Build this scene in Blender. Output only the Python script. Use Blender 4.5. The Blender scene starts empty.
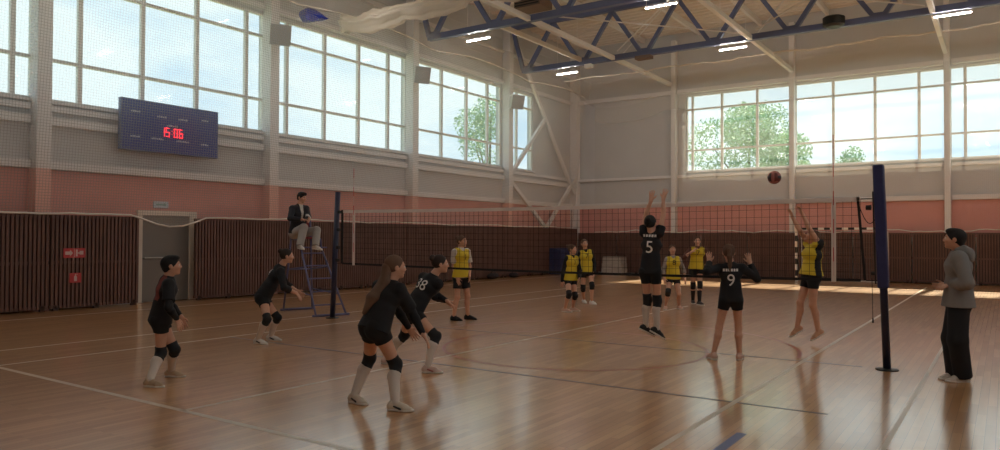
import bpy, bmesh, math, random
import numpy as np
from mathutils import Vector, Matrix
from mathutils.bvhtree import BVHTree

SC = bpy.context.scene
COL = SC.collection
R = math.radians
# ---------------------------------------------------------------- camera, sky, sun, exposure
# hall axes: x along the net and the far end wall, y along the hall, z up (metres)
cd = bpy.data.cameras.new('camera')
cam = bpy.data.objects.new('camera', cd)
COL.objects.link(cam)
cd.sensor_width = 36.0
cd.lens = 26.47
cd.clip_end = 400
CAM_R = Vector((0.82408, 0.56646, 0.0042)).normalized()
CAM_F = Vector((-0.56644, 0.82391, 0.01778))
CAM_F = (CAM_F - CAM_R * CAM_F.dot(CAM_R)).normalized()
CAM_U = CAM_R.cross(CAM_F)
m = Matrix((CAM_R, CAM_U, -CAM_F)).transposed().to_4x4()
m.translation = Vector((0, 0, 1.6))
cam.matrix_world = m
SC.camera = cam

SC.view_settings.view_transform = 'Standard'
SC.view_settings.look = 'None'
SC.view_settings.gamma = 1.0
SC.view_settings.use_curve_mapping = False
SC.view_settings.exposure = 0.86
SC.cycles.use_denoising = True
SC.cycles.max_bounces = 8
SC.cycles.diffuse_bounces = 5
SC.cycles.glossy_bounces = 4
SC.cycles.transparent_max_bounces = 24
SC.cycles.sample_clamp_indirect = 6.0
SC.cycles.caustics_reflective = False
SC.cycles.caustics_refractive = False

W = bpy.data.worlds.new('sky')
SC.world = W
W.use_nodes = True
wn, wl = W.node_tree.nodes, W.node_tree.links
wn.clear()
w_out = wn.new('ShaderNodeOutputWorld')
w_bg = wn.new('ShaderNodeBackground')
w_tc = wn.new('ShaderNodeTexCoord')
w_map = wn.new('ShaderNodeMapping')
w_map.inputs['Scale'].default_value = (1.0, 1.0, 3.2)
w_noise = wn.new('ShaderNodeTexNoise')
w_noise.inputs['Scale'].default_value = 2.6
w_noise.inputs['Detail'].default_value = 6.0
w_noise.inputs['Roughness'].default_value = 0.55
w_ramp = wn.new('ShaderNodeValToRGB')
w_ramp.color_ramp.elements[0].position = 0.30
w_ramp.color_ramp.elements[0].color = (0.44, 0.63, 0.80, 1)
w_ramp.color_ramp.elements[1].position = 0.52
w_ramp.color_ramp.elements[1].color = (0.80, 0.88, 0.89, 1)
wl.new(w_tc.outputs['Generated'], w_map.inputs['Vector'])
wl.new(w_map.outputs['Vector'], w_noise.inputs['Vector'])
wl.new(w_noise.outputs['Fac'], w_ramp.inputs['Fac'])
wl.new(w_ramp.outputs['Color'], w_bg.inputs['Color'])
wl.new(w_bg.outputs['Background'], w_out.inputs['Surface'])
w_bg.inputs['Strength'].default_value = 0.78

sd = bpy.data.lights.new('sun', 'SUN')
sd.energy = 9.5
sd.angle = R(1.2)
sd.color = (1.0, 0.84, 0.62)
sun = bpy.data.objects.new('sun', sd)
COL.objects.link(sun)
sun.location = (0, 60, 60)
sun.rotation_euler = Vector((-0.06, -1.0, -1.1)).to_track_quat('-Z', 'Y').to_euler()
LAMP_POWER = 110.0

# ---------------------------------------------------------------- materials
def lin(c):
    return tuple(((v / 255) / 12.92 if v / 255 <= 0.04045 else ((v / 255 + 0.055) / 1.055) ** 2.4) for v in c)

def mat(name, rgb, rough=0.6, metal=0.0, vary=0.0, scale=8.0, bump=0.0, spec=0.5, emit=0.0):
    mt = bpy.data.materials.new(name)
    mt.use_nodes = True
    n, l = mt.node_tree.nodes, mt.node_tree.links
    b = n['Principled BSDF']
    c = lin(rgb)
    b.inputs['Base Color'].default_value = (*c, 1)
    b.inputs['Roughness'].default_value = rough
    b.inputs['Metallic'].default_value = metal
    b.inputs['Specular IOR Level'].default_value = spec
    if emit:
        b.inputs['Emission Color'].default_value = (*c, 1)
        b.inputs['Emission Strength'].default_value = emit
    if vary or bump:
        tc = n.new('ShaderNodeTexCoord')
        nz = n.new('ShaderNodeTexNoise')
        nz.inputs['Scale'].default_value = scale
        nz.inputs['Detail'].default_value = 4
        l.new(tc.outputs['Object'], nz.inputs['Vector'])
        if vary:
            rp = n.new('ShaderNodeValToRGB')
            rp.color_ramp.elements[0].position = 0.3
            rp.color_ramp.elements[1].position = 0.7
            rp.color_ramp.elements[0].color = (*[v * (1 - vary) for v in c], 1)
            rp.color_ramp.elements[1].color = (*[min(1, v * (1 + vary)) for v in c], 1)
            l.new(nz.outputs['Fac'], rp.inputs['Fac'])
            l.new(rp.outputs['Color'], b.inputs['Base Color'])
        if bump:
            bp = n.new('ShaderNodeBump')
            bp.inputs['Strength'].default_value = bump
            bp.inputs['Distance'].default_value = 0.01
            l.new(nz.outputs['Fac'], bp.inputs['Height'])
            l.new(bp.outputs['Normal'], b.inputs['Normal'])
    return mt

def see_through(name, rgb, opacity, cells=None, thread=0.0):
    """netting far too fine to see thread by thread; cells = the two axes of the weave, for the faint grid that still shows"""
    mt = bpy.data.materials.new(name)
    mt.use_nodes = True
    n, l = mt.node_tree.nodes, mt.node_tree.links
    n.clear()
    o = n.new('ShaderNodeOutputMaterial')
    mx = n.new('ShaderNodeMixShader')
    tr = n.new('ShaderNodeBsdfTransparent')
    df = n.new('ShaderNodeBsdfDiffuse')
    tl = n.new('ShaderNodeBsdfTranslucent')
    m2 = n.new('ShaderNodeMixShader')
    df.inputs['Color'].default_value = (*lin(rgb), 1)
    tl.inputs['Color'].default_value = (*lin(rgb), 1)
    mx.inputs[0].default_value = opacity
    m2.inputs[0].default_value = 0.5
    if cells:
        tc = n.new('ShaderNodeTexCoord')
        sp = n.new('ShaderNodeSeparateXYZ')
        l.new(tc.outputs['Object'], sp.inputs[0])
        outs = []
        for a in cells:
            pp = n.new('ShaderNodeMath')
            pp.operation = 'PINGPONG'
            pp.inputs[1].default_value = 0.03
            l.new(sp.outputs[a], pp.inputs[0])
            lt = n.new('ShaderNodeMath')
            lt.operation = 'LESS_THAN'
            lt.inputs[1].default_value = 0.004
            l.new(pp.outputs[0], lt.inputs[0])
            outs.append(lt)
        mxm = n.new('ShaderNodeMath')
        mxm.operation = 'MAXIMUM'
        l.new(outs[0].outputs[0], mxm.inputs[0])
        l.new(outs[1].outputs[0], mxm.inputs[1])
        ma = n.new('ShaderNodeMath')
        ma.operation = 'MULTIPLY_ADD'
        ma.inputs[1].default_value = thread
        ma.inputs[2].default_value = opacity
        l.new(mxm.outputs[0], ma.inputs[0])
        l.new(ma.outputs[0], mx.inputs[0])
    l.new(df.outputs[0], m2.inputs[1])
    l.new(tl.outputs[0], m2.inputs[2])
    l.new(tr.outputs[0], mx.inputs[1])
    l.new(m2.outputs[0], mx.inputs[2])
    l.new(mx.outputs[0], o.inputs[0])
    return mt

def glass(name):
    mt = bpy.data.materials.new(name)
    mt.use_nodes = True
    n, l = mt.node_tree.nodes, mt.node_tree.links
    n.clear()
    o = n.new('ShaderNodeOutputMaterial')
    mx = n.new('ShaderNodeMixShader')
    tr = n.new('ShaderNodeBsdfTransparent')
    tr.inputs['Color'].default_value = (0.93, 0.97, 0.97, 1)
    gl = n.new('ShaderNodeBsdfGlossy')
    gl.inputs['Roughness'].default_value = 0.05
    mx.inputs[0].default_value = 0.015
    l.new(tr.outputs[0], mx.inputs[1])
    l.new(gl.outputs[0], mx.inputs[2])
    l.new(mx.outputs[0], o.inputs[0])
    return mt

def wood_floor():
    mt = bpy.data.materials.new('varnished_wood_floor')
    mt.use_nodes = True
    n, l = mt.node_tree.nodes, mt.node_tree.links
    b = n['Principled BSDF']
    tc = n.new('ShaderNodeTexCoord')
    mp = n.new('ShaderNodeMapping')
    mp.inputs['Rotation'].default_value = (0, 0, R(90))
    br = n.new('ShaderNodeTexBrick')
    br.inputs['Scale'].default_value = 1.0
    br.inputs['Brick Width'].default_value = 0.9
    br.inputs['Row Height'].default_value = 0.075
    br.inputs['Mortar Size'].default_value = 0.0012
    br.inputs['Color1'].default_value = (*lin((222, 168, 112)), 1)
    br.inputs['Color2'].default_value = (*lin((192, 136, 84)), 1)
    br.inputs['Mortar'].default_value = (*lin((88, 60, 44)), 1)
    br.inputs['Bias'].default_value = -0.1
    l.new(tc.outputs['Object'], mp.inputs['Vector'])
    l.new(mp.outputs['Vector'], br.inputs['Vector'])
    ns = n.new('ShaderNodeTexNoise')
    mp2 = n.new('ShaderNodeMapping')
    mp2.inputs['Scale'].default_value = (14, 0.8, 1)
    l.new(tc.outputs['Object'], mp2.inputs['Vector'])
    l.new(mp2.outputs['Vector'], ns.inputs['Vector'])
    ns.inputs['Scale'].default_value = 1.6
    ns.inputs['Detail'].default_value = 5
    mxc = n.new('ShaderNodeMix')
    mxc.data_type = 'RGBA'
    mxc.blend_type = 'MULTIPLY'
    mxc.inputs['Factor'].default_value = 0.35
    rp = n.new('ShaderNodeValToRGB')
    rp.color_ramp.elements[0].position = 0.3
    rp.color_ramp.elements[1].position = 0.7
    rp.color_ramp.elements[0].color = (0.62, 0.58, 0.55, 1)
    rp.color_ramp.elements[1].color = (1, 1, 1, 1)
    l.new(ns.outputs['Fac'], rp.inputs['Fac'])
    l.new(br.outputs['Color'], mxc.inputs['A'])
    l.new(rp.outputs['Color'], mxc.inputs['B'])
    l.new(mxc.outputs['Result'], b.inputs['Base Color'])
    b.inputs['Roughness'].default_value = FLOOR_ROUGH
    b.inputs['Specular IOR Level'].default_value = FLOOR_SPEC
    b.inputs['Coat Weight'].default_value = 1.0
    b.inputs['Coat Roughness'].default_value = 0.16
    b.inputs['Coat IOR'].default_value = 2.0
    # slow unevenness of the varnish
    nz = n.new('ShaderNodeTexNoise')
    nz.inputs['Scale'].default_value = 9.0
    l.new(tc.outputs['Object'], nz.inputs['Vector'])
    bp = n.new('ShaderNodeBump')
    bp.inputs['Strength'].default_value = 0.06
    bp.inputs['Distance'].default_value = 0.01
    l.new(nz.outputs['Fac'], bp.inputs['Height'])
    l.new(bp.outputs['Normal'], b.inputs['Normal'])
    return mt

FLOOR_ROUGH = 0.33
FLOOR_SPEC = 1.0
M = dict(
    floor=wood_floor(),
    wall=mat('pale_grey_wall_panel', (194, 195, 197), 0.75, vary=0.03, scale=1.2),
    pink=mat('pink_wall_paint', (208, 148, 142), 0.7, vary=0.05, scale=1.5),
    palepink=mat('pale_pink_paint', (222, 172, 162), 0.6),
    ceil=mat('pale_roof_deck', (216, 208, 202), 0.7),
    white=mat('white_painted_steel', (222, 221, 222), 0.5),
    frame=mat('pale_window_frame', (226, 226, 224), 0.45),
    truss=mat('blue_painted_steel', (98, 108, 146), 0.5),
    slat=mat('dark_brown_slat', (108, 78, 69), 0.6, vary=0.12, scale=3),
    slatback=mat('dark_backing', (70, 51, 45), 0.8),
    door=mat('grey_door', (128, 122, 118), 0.5),
    doorframe=mat('pale_door_frame', (226, 214, 202), 0.5),
    chrome=mat('brushed_metal', (190, 190, 190), 0.35, 0.8),
    glass=glass('window_glass'),
    net=see_through('white_netting', (240, 236, 230), 0.2),
    netside=see_through('white_netting_side', (240, 236, 230), 0.16, 'YZ', 0.16),
    netend=see_through('white_netting_end', (240, 236, 230), 0.06, 'XZ', 0.12),
    netthick=see_through('gathered_white_netting', (240, 232, 220), 0.42),
    rope=mat('white_rope', (226, 220, 212), 0.8),
    dark=mat('dark_navy_plastic', (30, 36, 66), 0.45),
    navy=mat('navy_pad', (42, 46, 92), 0.5, vary=0.08, scale=20),
    black=mat('black_plastic', (20, 20, 22), 0.5),
    grey=mat('grey_plastic', (130, 130, 132), 0.6),
    board=mat('scoreboard_face', (42, 66, 142), 0.4),
    boardedge=mat('scoreboard_rim', (84, 100, 142), 0.4),
    led=mat('red_led', (255, 50, 60), 0.5, emit=1.2),
    mark=mat('pale_print', (220, 226, 236), 0.6),
    red=mat('red_sign', (190, 62, 66), 0.5),
    signwhite=mat('sign_white', (216, 190, 188), 0.5),
    exitlit=mat('lit_exit_sign', (172, 184, 190), 0.4, emit=0.04),
    tube=mat('fluorescent_tube', (255, 246, 236), 0.4, emit=LAMP_POWER),
    linewhite=mat('white_court_line', (205, 190, 172), 0.3),
    linedark=mat('dark_court_line', (70, 56, 66), 0.3),
    linered=mat('red_court_line', (150, 62, 44), 0.3),
    lineblue=mat('blue_court_line', (40, 60, 120), 0.3),
    netcord=mat('black_net_cord', (26, 24, 26), 0.8),
    netband=mat('white_net_band', (224, 214, 210), 0.7),
    stand=mat('violet_blue_steel', (96, 98, 138), 0.45),
    seatred=mat('dull_red_seat', (140, 52, 60), 0.6),
    stripeblack=mat('goal_black', (26, 24, 24), 0.5),
    stripewhite=mat('goal_white', (226, 220, 214), 0.5),
    boxgrey=mat('pale_grey_wood', (176, 168, 162), 0.6, vary=0.06),
    matblue=mat('navy_gym_mat', (40, 44, 84), 0.6),
    cloth=mat('blue_cloth', (34, 56, 160), 0.8),
    leaf=mat('tree_leaf', (150, 178, 148), 0.7, vary=0.2, scale=0.7),
    bark=mat('tree_bark', (96, 82, 66), 0.9),
    ground=mat('outside_ground', (120, 128, 104), 0.9),
)

# ---------------------------------------------------------------- mesh helpers
class MB:
    """collects shapes, then links them as one mesh object"""
    def __init__(self):
        self.v, self.f, self.mi = [], [], []
    def add(self, vs, fs, k=0):
        o = len(self.v)
        self.v += [tuple(p) for p in vs]
        self.f += [tuple(i + o for i in f) for f in fs]
        self.mi += [k] * len(fs)
        return self
    def box(self, a, b, k=0):
        x0, y0, z0 = [min(a[i], b[i]) for i in range(3)]
        x1, y1, z1 = [max(a[i], b[i]) for i in range(3)]
        vs = [(x0, y0, z0), (x1, y0, z0), (x1, y1, z0), (x0, y1, z0), (x0, y0, z1), (x1, y0, z1), (x1, y1, z1), (x0, y1, z1)]
        return self.add(vs, [(3, 2, 1, 0), (4, 5, 6, 7), (0, 1, 5, 4), (1, 2, 6, 5), (2, 3, 7, 6), (3, 0, 4, 7)], k)
    def bar(self, a, b, w, h, up=(0, 0, 1), k=0):
        """rectangular bar from a to b, w wide across, h along up"""
        a, b, up = Vector(a), Vector(b), Vector(up)
        d = (b - a).normalized()
        s = d.cross(up)
        if s.length < 1e-4:
            s = d.cross(Vector((1, 0, 0)))
        s.normalize()
        u = s.cross(d)
        vs = []
        for p in (a, b):
            for i, j in ((-1, -1), (1, -1), (1, 1), (-1, 1)):
                vs.append(p + s * (i * w / 2) + u * (j * h / 2))
        return self.add(vs, [(0, 1, 2, 3), (7, 6, 5, 4), (1, 0, 4, 5), (2, 1, 5, 6), (3, 2, 6, 7), (0, 3, 7, 4)], k)
    def tube(self, pts, r, n=8, k=0, caps=True):
        pts = [Vector(p) for p in pts]
        rs = r if isinstance(r, (list, tuple)) else [r] * len(pts)
        vs, fs = [], []
        ref = None
        for i, p in enumerate(pts):
            d = (pts[min(i + 1, len(pts) - 1)] - pts[max(i - 1, 0)]).normalized()
            if ref is None:
                ref = Vector((0, 0, 1)) if abs(d.z) < 0.9 else Vector((1, 0, 0))
            s = d.cross(ref).normalized()
            u = s.cross(d)
            ref = u
            for j in range(n):
                t = 2 * math.pi * j / n
                vs.append(p + (s * math.cos(t) + u * math.sin(t)) * rs[i])
        for i in range(len(pts) - 1):
            for j in range(n):
                a, b = i * n + j, i * n + (j + 1) % n
                fs.append((a, b, b + n, a + n))
        if caps:
            fs.append(tuple(reversed(range(n))))
            fs.append(tuple(range((len(pts) - 1) * n, len(pts) * n)))
        return self.add(vs, fs, k)
    def prism(self, poly, ext, k=0):
        """extrude a flat polygon (list of points) by a vector"""
        e = Vector(ext)
        n = len(poly)
        vs = [Vector(p) for p in poly] + [Vector(p) + e for p in poly]
        fs = [tuple(reversed(range(n))), tuple(range(n, 2 * n))] + [(i, (i + 1) % n, (i + 1) % n + n, i + n) for i in range(n)]
        return self.add(vs, fs, k)
    def build(self, name, mats, parent=None, smooth=False, bevel=0.0):
        me = bpy.data.meshes.new(name)
        me.from_pydata(self.v, [], self.f)
        for mt in (mats if isinstance(mats, (list, tuple)) else [mats]):
            me.materials.append(mt)
        me.polygons.foreach_set('material_index', self.mi)
        if smooth:
            me.polygons.foreach_set('use_smooth', [True] * len(me.polygons))
        bm = bmesh.new()
        bm.from_mesh(me)
        bmesh.ops.recalc_face_normals(bm, faces=bm.faces)
        bm.to_mesh(me)
        bm.free()
        o = bpy.data.objects.new(name, me)
        COL.objects.link(o)
        if parent is not None:
            o.parent = parent
            o.matrix_parent_inverse = Matrix.Translation(-parent.location) if parent.parent is None else Matrix.Identity(4)
        if bevel:
            bv = o.modifiers.new('soft_edges', 'BEVEL')
            bv.width = bevel
            bv.segments = 2
            bv.limit_method = 'ANGLE'
        return o

def empty(name, loc):
    o = bpy.data.objects.new(name, None)
    o.empty_display_size = 0.2
    o.location = loc
    COL.objects.link(o)
    return o

def tag(o, label=None, cat=None, group=None, kind=None):
    if label: o['label'] = label
    if cat: o['category'] = cat
    if group: o['group'] = group
    if kind: o['kind'] = kind
    return o

def struct(o):
    o['kind'] = 'structure'
    return o

ORD = ['first', 'second', 'third', 'fourth', 'fifth', 'sixth', 'seventh', 'eighth', 'ninth', 'tenth', 'eleventh', 'twelfth']
XL, XR, YF, YN, ZC = -17.26, 6.76, 31.39, -10.6, 10.75   # hall: window wall, right wall, far wall, near wall, roof deck

# ================================================================ the hall
fb = MB().add([(XL - .3, YN - .3, 0), (XR + .3, YN - .3, 0), (XR + .3, YF + .3, 0), (XL - .3, YF + .3, 0)], [(0, 1, 2, 3)])
fb.add([(XL - .3, YN - .3, -.2), (XR + .3, YN - .3, -.2), (XR + .3, YF + .3, -.2), (XL - .3, YF + .3, -.2)], [(3, 2, 1, 0)])
floor = struct(fb.build('floor', M['floor']))
# painted court lines, a thin coat on the boards
def line(a, b, w, mt, z=0.0015):
    mb = MB().bar((a[0], a[1], z / 2), (b[0], b[1], z / 2), w, z)
    o = mb.build('court_line', mt, floor)
    return o
for x in (-15.6, -11.56):
    line((x, -6), (x, 28.5), .05, M['linewhite'])
line((-10.25, 3.95), (-10.25, 19), .05, M['linewhite'])
line((-6.25, 3.95), (-6.25, 17.0), .05, M['linewhite'])
line((-2.2, -6), (-2.2, 28.5), .055, M['linewhite'])
line((-.78, 3.95), (-.78, 22), .04, M['linewhite'])
line((-10.28, 3.95), (3, 3.95), .06, M['linewhite'])
line((-10.25, 7.27), (-1.35, 7.27), .045, M['linedark'], .0012)
line((-10.25, 10.24), (-1.5, 10.24), .045, M['linedark'], .0012)
line((-1.8, 3.99), (-1.8, 6.15), .08, M['lineblue'], .0018)
def ring(c, r, w, mt, a0=0, a1=360, n=64, z=0.001):
    mb = MB()
    vs, fs = [], []
    for i in range(n + 1):
        t = R(a0 + (a1 - a0) * i / n)
        for q in (r - w / 2, r + w / 2):
            vs.append((c[0] + q * math.cos(t), c[1] + q * math.sin(t), z))
    fs = [(2 * i, 2 * i + 1, 2 * i + 3, 2 * i + 2) for i in range(n)]
    return mb.add(vs, fs).build('court_line', mt, floor)
ring((-5.25, 9.55), 1.9, .05, M['linered'])
ring((-5.25, 10.2), 2.95, .05, M['linered'], 5, 175)

WZ0, WZ1, WR1, WR2 = 4.55, 7.95, 5.49, 7.30      # window sill, head and the two rails
LEFT_WIN = [([1.45, 7.33], [2.5, 3.98, 5.46, 6.93]), ([7.45, 13.33], [8.31, 9.78, 11.24, 12.75]), ([13.45, 19.33], [14.15, 15.6, 17.05, 18.44]),
            ([19.45, 25.2], [21.33, 22.87, 24.28]), ([25.55, 27.65], [26.45])]
FAR_WIN = [([-11.62, -7.16], [-11.34, -10.04, -8.55]), ([-7.04, -1.78], [-5.6, -4.11, -2.63]), ([-1.66, 3.4], [-1.17, .3, 1.8])]
RIGHT_WIN = [([1.6, 7.16], [2.45, 3.92, 5.4]), ([7.6, 13.1], [8.25, 9.72, 11.18, 12.69]), ([13.65, 19.05], [14.09, 15.54, 16.99]),
             ([19.75, 25.0], [21.26, 22.8, 24.21]), ([-4.4, 1.1], [-2.9, -1.4, 0]), ([-10.2, -4.9], [-8.6, -7, -5.6])]  # unseen wall; these openings are added to let sky light in
def wall(name, axis, pos, out, lo, hi, wins):
    """a wall plane at pos on axis (0 = x, 1 = y), 0.3 thick outwards, with window openings; parts: pink dado band"""
    def P(t, z, d):
        return (pos + out * d, t, z) if axis == 0 else (t, pos + out * d, z)
    mb = MB()
    mb.box(P(lo, 0, 0), P(hi, WZ0, .3))
    mb.box(P(lo, WZ1, 0), P(hi, ZC + .1, .3))
    edges = sorted([w[0] for w in wins])
    t = lo
    for a, b in edges:
        if a > t:
            mb.box(P(t, WZ0, 0), P(a, WZ1, .3))
        t = b
    if t < hi:
        mb.box(P(t, WZ0, 0), P(hi, WZ1, .3))
    # horizontal joints of the wall sheets, raised a few millimetres
    for z in (5.6, 9.0, 9.9):
        if z > WZ1 or not wins:
            mb.box(P(lo, z, -.012), P(hi, z + .03, 0))
    w = struct(mb.build(name, M['wall']))
    pk = MB().box(P(lo, 1.7, -.012), P(hi, 3.05, 0)).build('painted_band', M['pink'], w)
    return w
wall('wall_left', 0, XL, -1, YN, YF, LEFT_WIN)
wall('wall_far', 1, YF, 1, XL - .3, XR + .3, FAR_WIN)
wall('wall_right', 0, XR, 1, YN, YF, RIGHT_WIN)
wall('wall_near', 1, YN, -1, XL - .3, XR + .3, [])
NWIN = [0]
def window(axis, pos, out, rng, mull):
    NWIN[0] += 1
    a, b = rng
    def P(t, z, d):
        return (pos + out * d, t, z) if axis == 0 else (t, pos + out * d, z)
    root = empty('window_%d' % NWIN[0], P((a + b) / 2, WZ0, .1))
    struct(root)
    fr = MB()
    fr.box(P(a, WZ0, .05), P(b, WZ0 + .07, .16)); fr.box(P(a, WZ1 - .07, .05), P(b, WZ1, .16))
    fr.box(P(a, WZ0 + .07, .05), P(a + .06, WZ1 - .07, .16)); fr.box(P(b - .06, WZ0 + .07, .05), P(b, WZ1 - .07, .16))
    for z in (WR1, WR2):
        fr.box(P(a + .06, z - .036, .06), P(b - .06, z + .036, .15))
    for y in mull:
        fr.box(P(y - .05, WZ0 + .07, .055), P(y + .05, WZ1 - .07, .155))
    fr.build('window_frame', M['frame'], root)
    MB().box(P(a + .05, WZ0 + .05, .10), P(b - .05, WZ1 - .05, .11)).build('window_pane', M['glass'], root)
    MB().box(P(a - .02, WZ0 - .05, -.10), P(b + .02, WZ0, .1)).build('window_sill', M['white'], root)
for w in LEFT_WIN: window(0, XL, -1, *w)
for w in FAR_WIN: window(1, YF, 1, *w)
for w in RIGHT_WIN: window(0, XR, 1, *w)

# roof deck: trapezoid corrugation, with purlins under it
cb = MB()
y, prof = YN - .3, []
while y < YF + .3:
    prof += [(y, 0), (y + .14, 0), (y + .19, .07), (y + .33, .07)]
    y += .38
vs = []
for (yy, dz) in prof:
    vs += [(XL - .3, yy, ZC + dz), (XR + .3, yy, ZC + dz)]
cb.add(vs, [(2 * i, 2 * i + 1, 2 * i + 3, 2 * i + 2) for i in range(len(prof) - 1)])
cb.add([(XL - .4, YN - .4, ZC + .3), (XR + .4, YN - .4, ZC + .3), (XR + .4, YF + .4, ZC + .3), (XL - .4, YF + .4, ZC + .3)], [(0, 1, 2, 3)])
ceiling = struct(cb.build('ceiling', M['ceil']))
for i in range(9):
    x = -16.2 + 2.6 * i
    MB().box((x - .06, 1.4, ZC - .22), (x + .06, YF, ZC)).build('purlin', M['white'], ceiling)

# columns and rails of the steel frame
COLY = [1.39, 7.39, 13.39, 19.39, 25.39]
for yy in COLY:
    c = MB()
    c.box((XL, yy - .15, 0), (XL + .36, yy + .15, 10.4))
    c = struct(c.build('column', M['white'], bevel=.012))
    MB().box((XL + .36, yy - .152, 0), (XL + .363, yy + .152, 3.05)).box((XL, yy - .155, 0), (XL + .363, yy - .152, 3.05)).build('painted_foot', M['palepink'], c)
struct(MB().box((XL, YF - .36, 0), (XL + .36, YF, 10.4)).build('column', M['white'], bevel=.012))
COLX = [-12.1, -7.1, -1.72, 3.5]
for xx in COLX:
    struct(MB().box((xx - .1, YF - .3, 0), (xx + .1, YF, 10.4)).build('column', M['white'], bevel=.012))
def rail(n, axis, z0, z1, d, segs):
    mb = MB()
    for a, b in segs:
        if axis == 0: mb.box((XL, a, z0), (XL + d, b, z1))
        else: mb.box((a, YF - d, z0), (b, YF, z1))
    struct(mb.build('trim_%d' % n, M['white'], bevel=.008))
LSEG = [(1.39 + 6 * i + .17, 7.39 + 6 * i - .17) for i in range(4)] + [(25.56, YF - .36)]
FSEG = [(XL + .36, -12.23), (-11.97, -7.23), (-6.97, -1.85), (-1.59, 3.37)]
rail(1, 0, 3.06, 3.24, .16, LSEG)
rail(2, 0, 4.02, 4.2, .14, LSEG)
rail(3, 0, 4.32, 4.45, .12, LSEG)
rail(4, 1, 3.06, 3.24, .16, FSEG)
rail(5, 1, 4.3, 4.42, .14, FSEG)
rail(6, 0, 8.02, 8.16, .14, LSEG)
rail(7, 1, 8.02, 8.2, .16, FSEG)
rail(8, 0, 9.3, 9.42, .12, LSEG)

# wall braces in the last bay
def brace(a, b, label, w=.16):
    o = MB().bar(a, b, w, .12, up=(1, 0, 0)).build('wall_brace', M['white'], bevel=.01)
    return tag(o, label, 'brace')
bx = XL + .25
brace((bx, 25.56, 10.3), (bx, 31.0, 3.7), 'long white steel diagonal running down beside the narrow window into the corner')
brace((bx + .0, 25.56, 4.3), (bx + .0, 28.25, 6.92), 'short white diagonal rising from the column to the long corner brace')
brace((bx, 25.56, 3.95), (bx, 28.3, 2.1), 'white lower diagonal brace sloping down from the column behind the net')
brace((bx, 31.0, 4.4), (bx, 28.45, 2.1), 'white lower diagonal brace sloping down from the hall corner')

# door with pale frame in the window wall
dr = struct(empty('door_1', (XL, 10.35, 0)))
fr = MB()
fr.box((XL, 9.62, 0), (XL + .1, 9.74, 2.24)).box((XL, 10.98, 0), (XL + .1, 11.18, 2.24)).box((XL, 9.74, 2.12), (XL + .1, 10.98, 2.24))
fr.build('door_frame', M['doorframe'], dr, bevel=.006)
lf = MB().box((XL + .012, 9.74, .015), (XL + .06, 10.98, 2.12))
lf.build('door_leaf', M['door'], dr, bevel=.004)
MB().tube([(XL + .06, 9.78, 1.08), (XL + .12, 9.78, 1.08), (XL + .12, 10.4, 1.08), (XL + .06, 10.4, 1.08)], .018).build('door_handle', M['chrome'], dr)

# ground outside
gb = MB()
gb.box((-90, -60, -.5), (60, 120, -.25))
struct(gb.build('ground', M['ground']))

# ================================================================ roof trusses, beams, lamps
def truss(y, label):
    t = tag(empty('roof_truss', (XL, y, 8.4)), label, 'truss')
    zb, zt = 8.47, 10.35
    n0, dx, N = -16.2, 2.6, 8
    xe = n0 + dx * N
    MB().box((n0 - .12, y - .1, zb - .1), (xe + .12, y + .1, zb + .1)).build('bottom_chord', M['truss'], t, bevel=.01)
    MB().box((XL + .36, y - .1, zt - .1), (XR, y + .1, zt + .1)).build('top_chord', M['truss'], t, bevel=.01)
    for i in range(N + 1):
        x = n0 + dx * i
        for s in (-1, 1):
            xt = max(x + s * dx / 2, XL + .42) if s < 0 else x + s * dx / 2
            xt = min(xt, XR - .1)
            MB().bar((x + s * .12, y, zb + .05), (xt, y, zt - .08), .14, .14, up=(0, 1, 0)).build('web_member', M['truss'], t)
    for i in range(N + 1):
        x = n0 + dx * i
        MB().box((x - .2, y - .012, zb - .06), (x + .2, y + .012, zb + .2)).build('gusset_plate', M['truss'], t)
    return t
truss(19.39, 'blue steel roof truss nearer the camera, above the second window bay')
truss(25.39, 'blue steel roof truss farther off, in front of the far end windows')

def beam(x, y0, y1, z, label, w=.14):
    o = MB().bar((x, y0, z), (x, y1, z), w, .16).build('ceiling_beam', M['white'], bevel=.01)
    return tag(o, label, 'beam')
for x, lab in ((-12.2, 'white tie beam from the far column left of the tree window to the trusses'),
               (-7.1, 'white tie beam from the far column between the tree window and wide window'),
               (-1.75, 'white tie beam from the far column beside the standing man')):
    beam(x, 13.4, 19.28, 8.44, lab + ', section nearest the camera')
    beam(x, 19.5, 25.28, 8.44, lab + ', middle section')
    beam(x, 25.5, YF - .32, 8.44, lab + ', section ending at the wall')
beam(-13.6, 19.5, 25.28, 8.56, 'white pipe-like beam crossing between the two trusses near the window wall', .1)
# thin wind bracing between trusses
def tie(a, b, label):
    o = MB().tube([a, b], .022, 6).build('wind_brace', M['white'])
    tag(o, label, 'brace')
tie((-12.0, 19.6, 8.6), (-7.3, 25.2, 8.6), 'thin white diagonal rod between the trusses, left one of the cross')
tie((-7.3, 19.6, 8.66), (-12.0, 25.2, 8.66), 'thin white diagonal rod between the trusses, crossing the left one')
tie((-6.9, 19.6, 8.6), (-1.95, 25.2, 8.6), 'thin white diagonal rod between the trusses above the net posts')
tie((-1.95, 19.6, 8.66), (-6.9, 25.2, 8.66), 'thin white diagonal rod over the net, crossing its neighbour')
tie((-12.0, 25.46, 8.5), (-10.0, 25.46, 10.3), 'thin white strut rising from the farther truss near its left end')
tie((-7.0, 25.46, 8.5), (-5.4, 25.46, 10.3), 'thin white strut rising from the farther truss above the ball')

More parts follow.
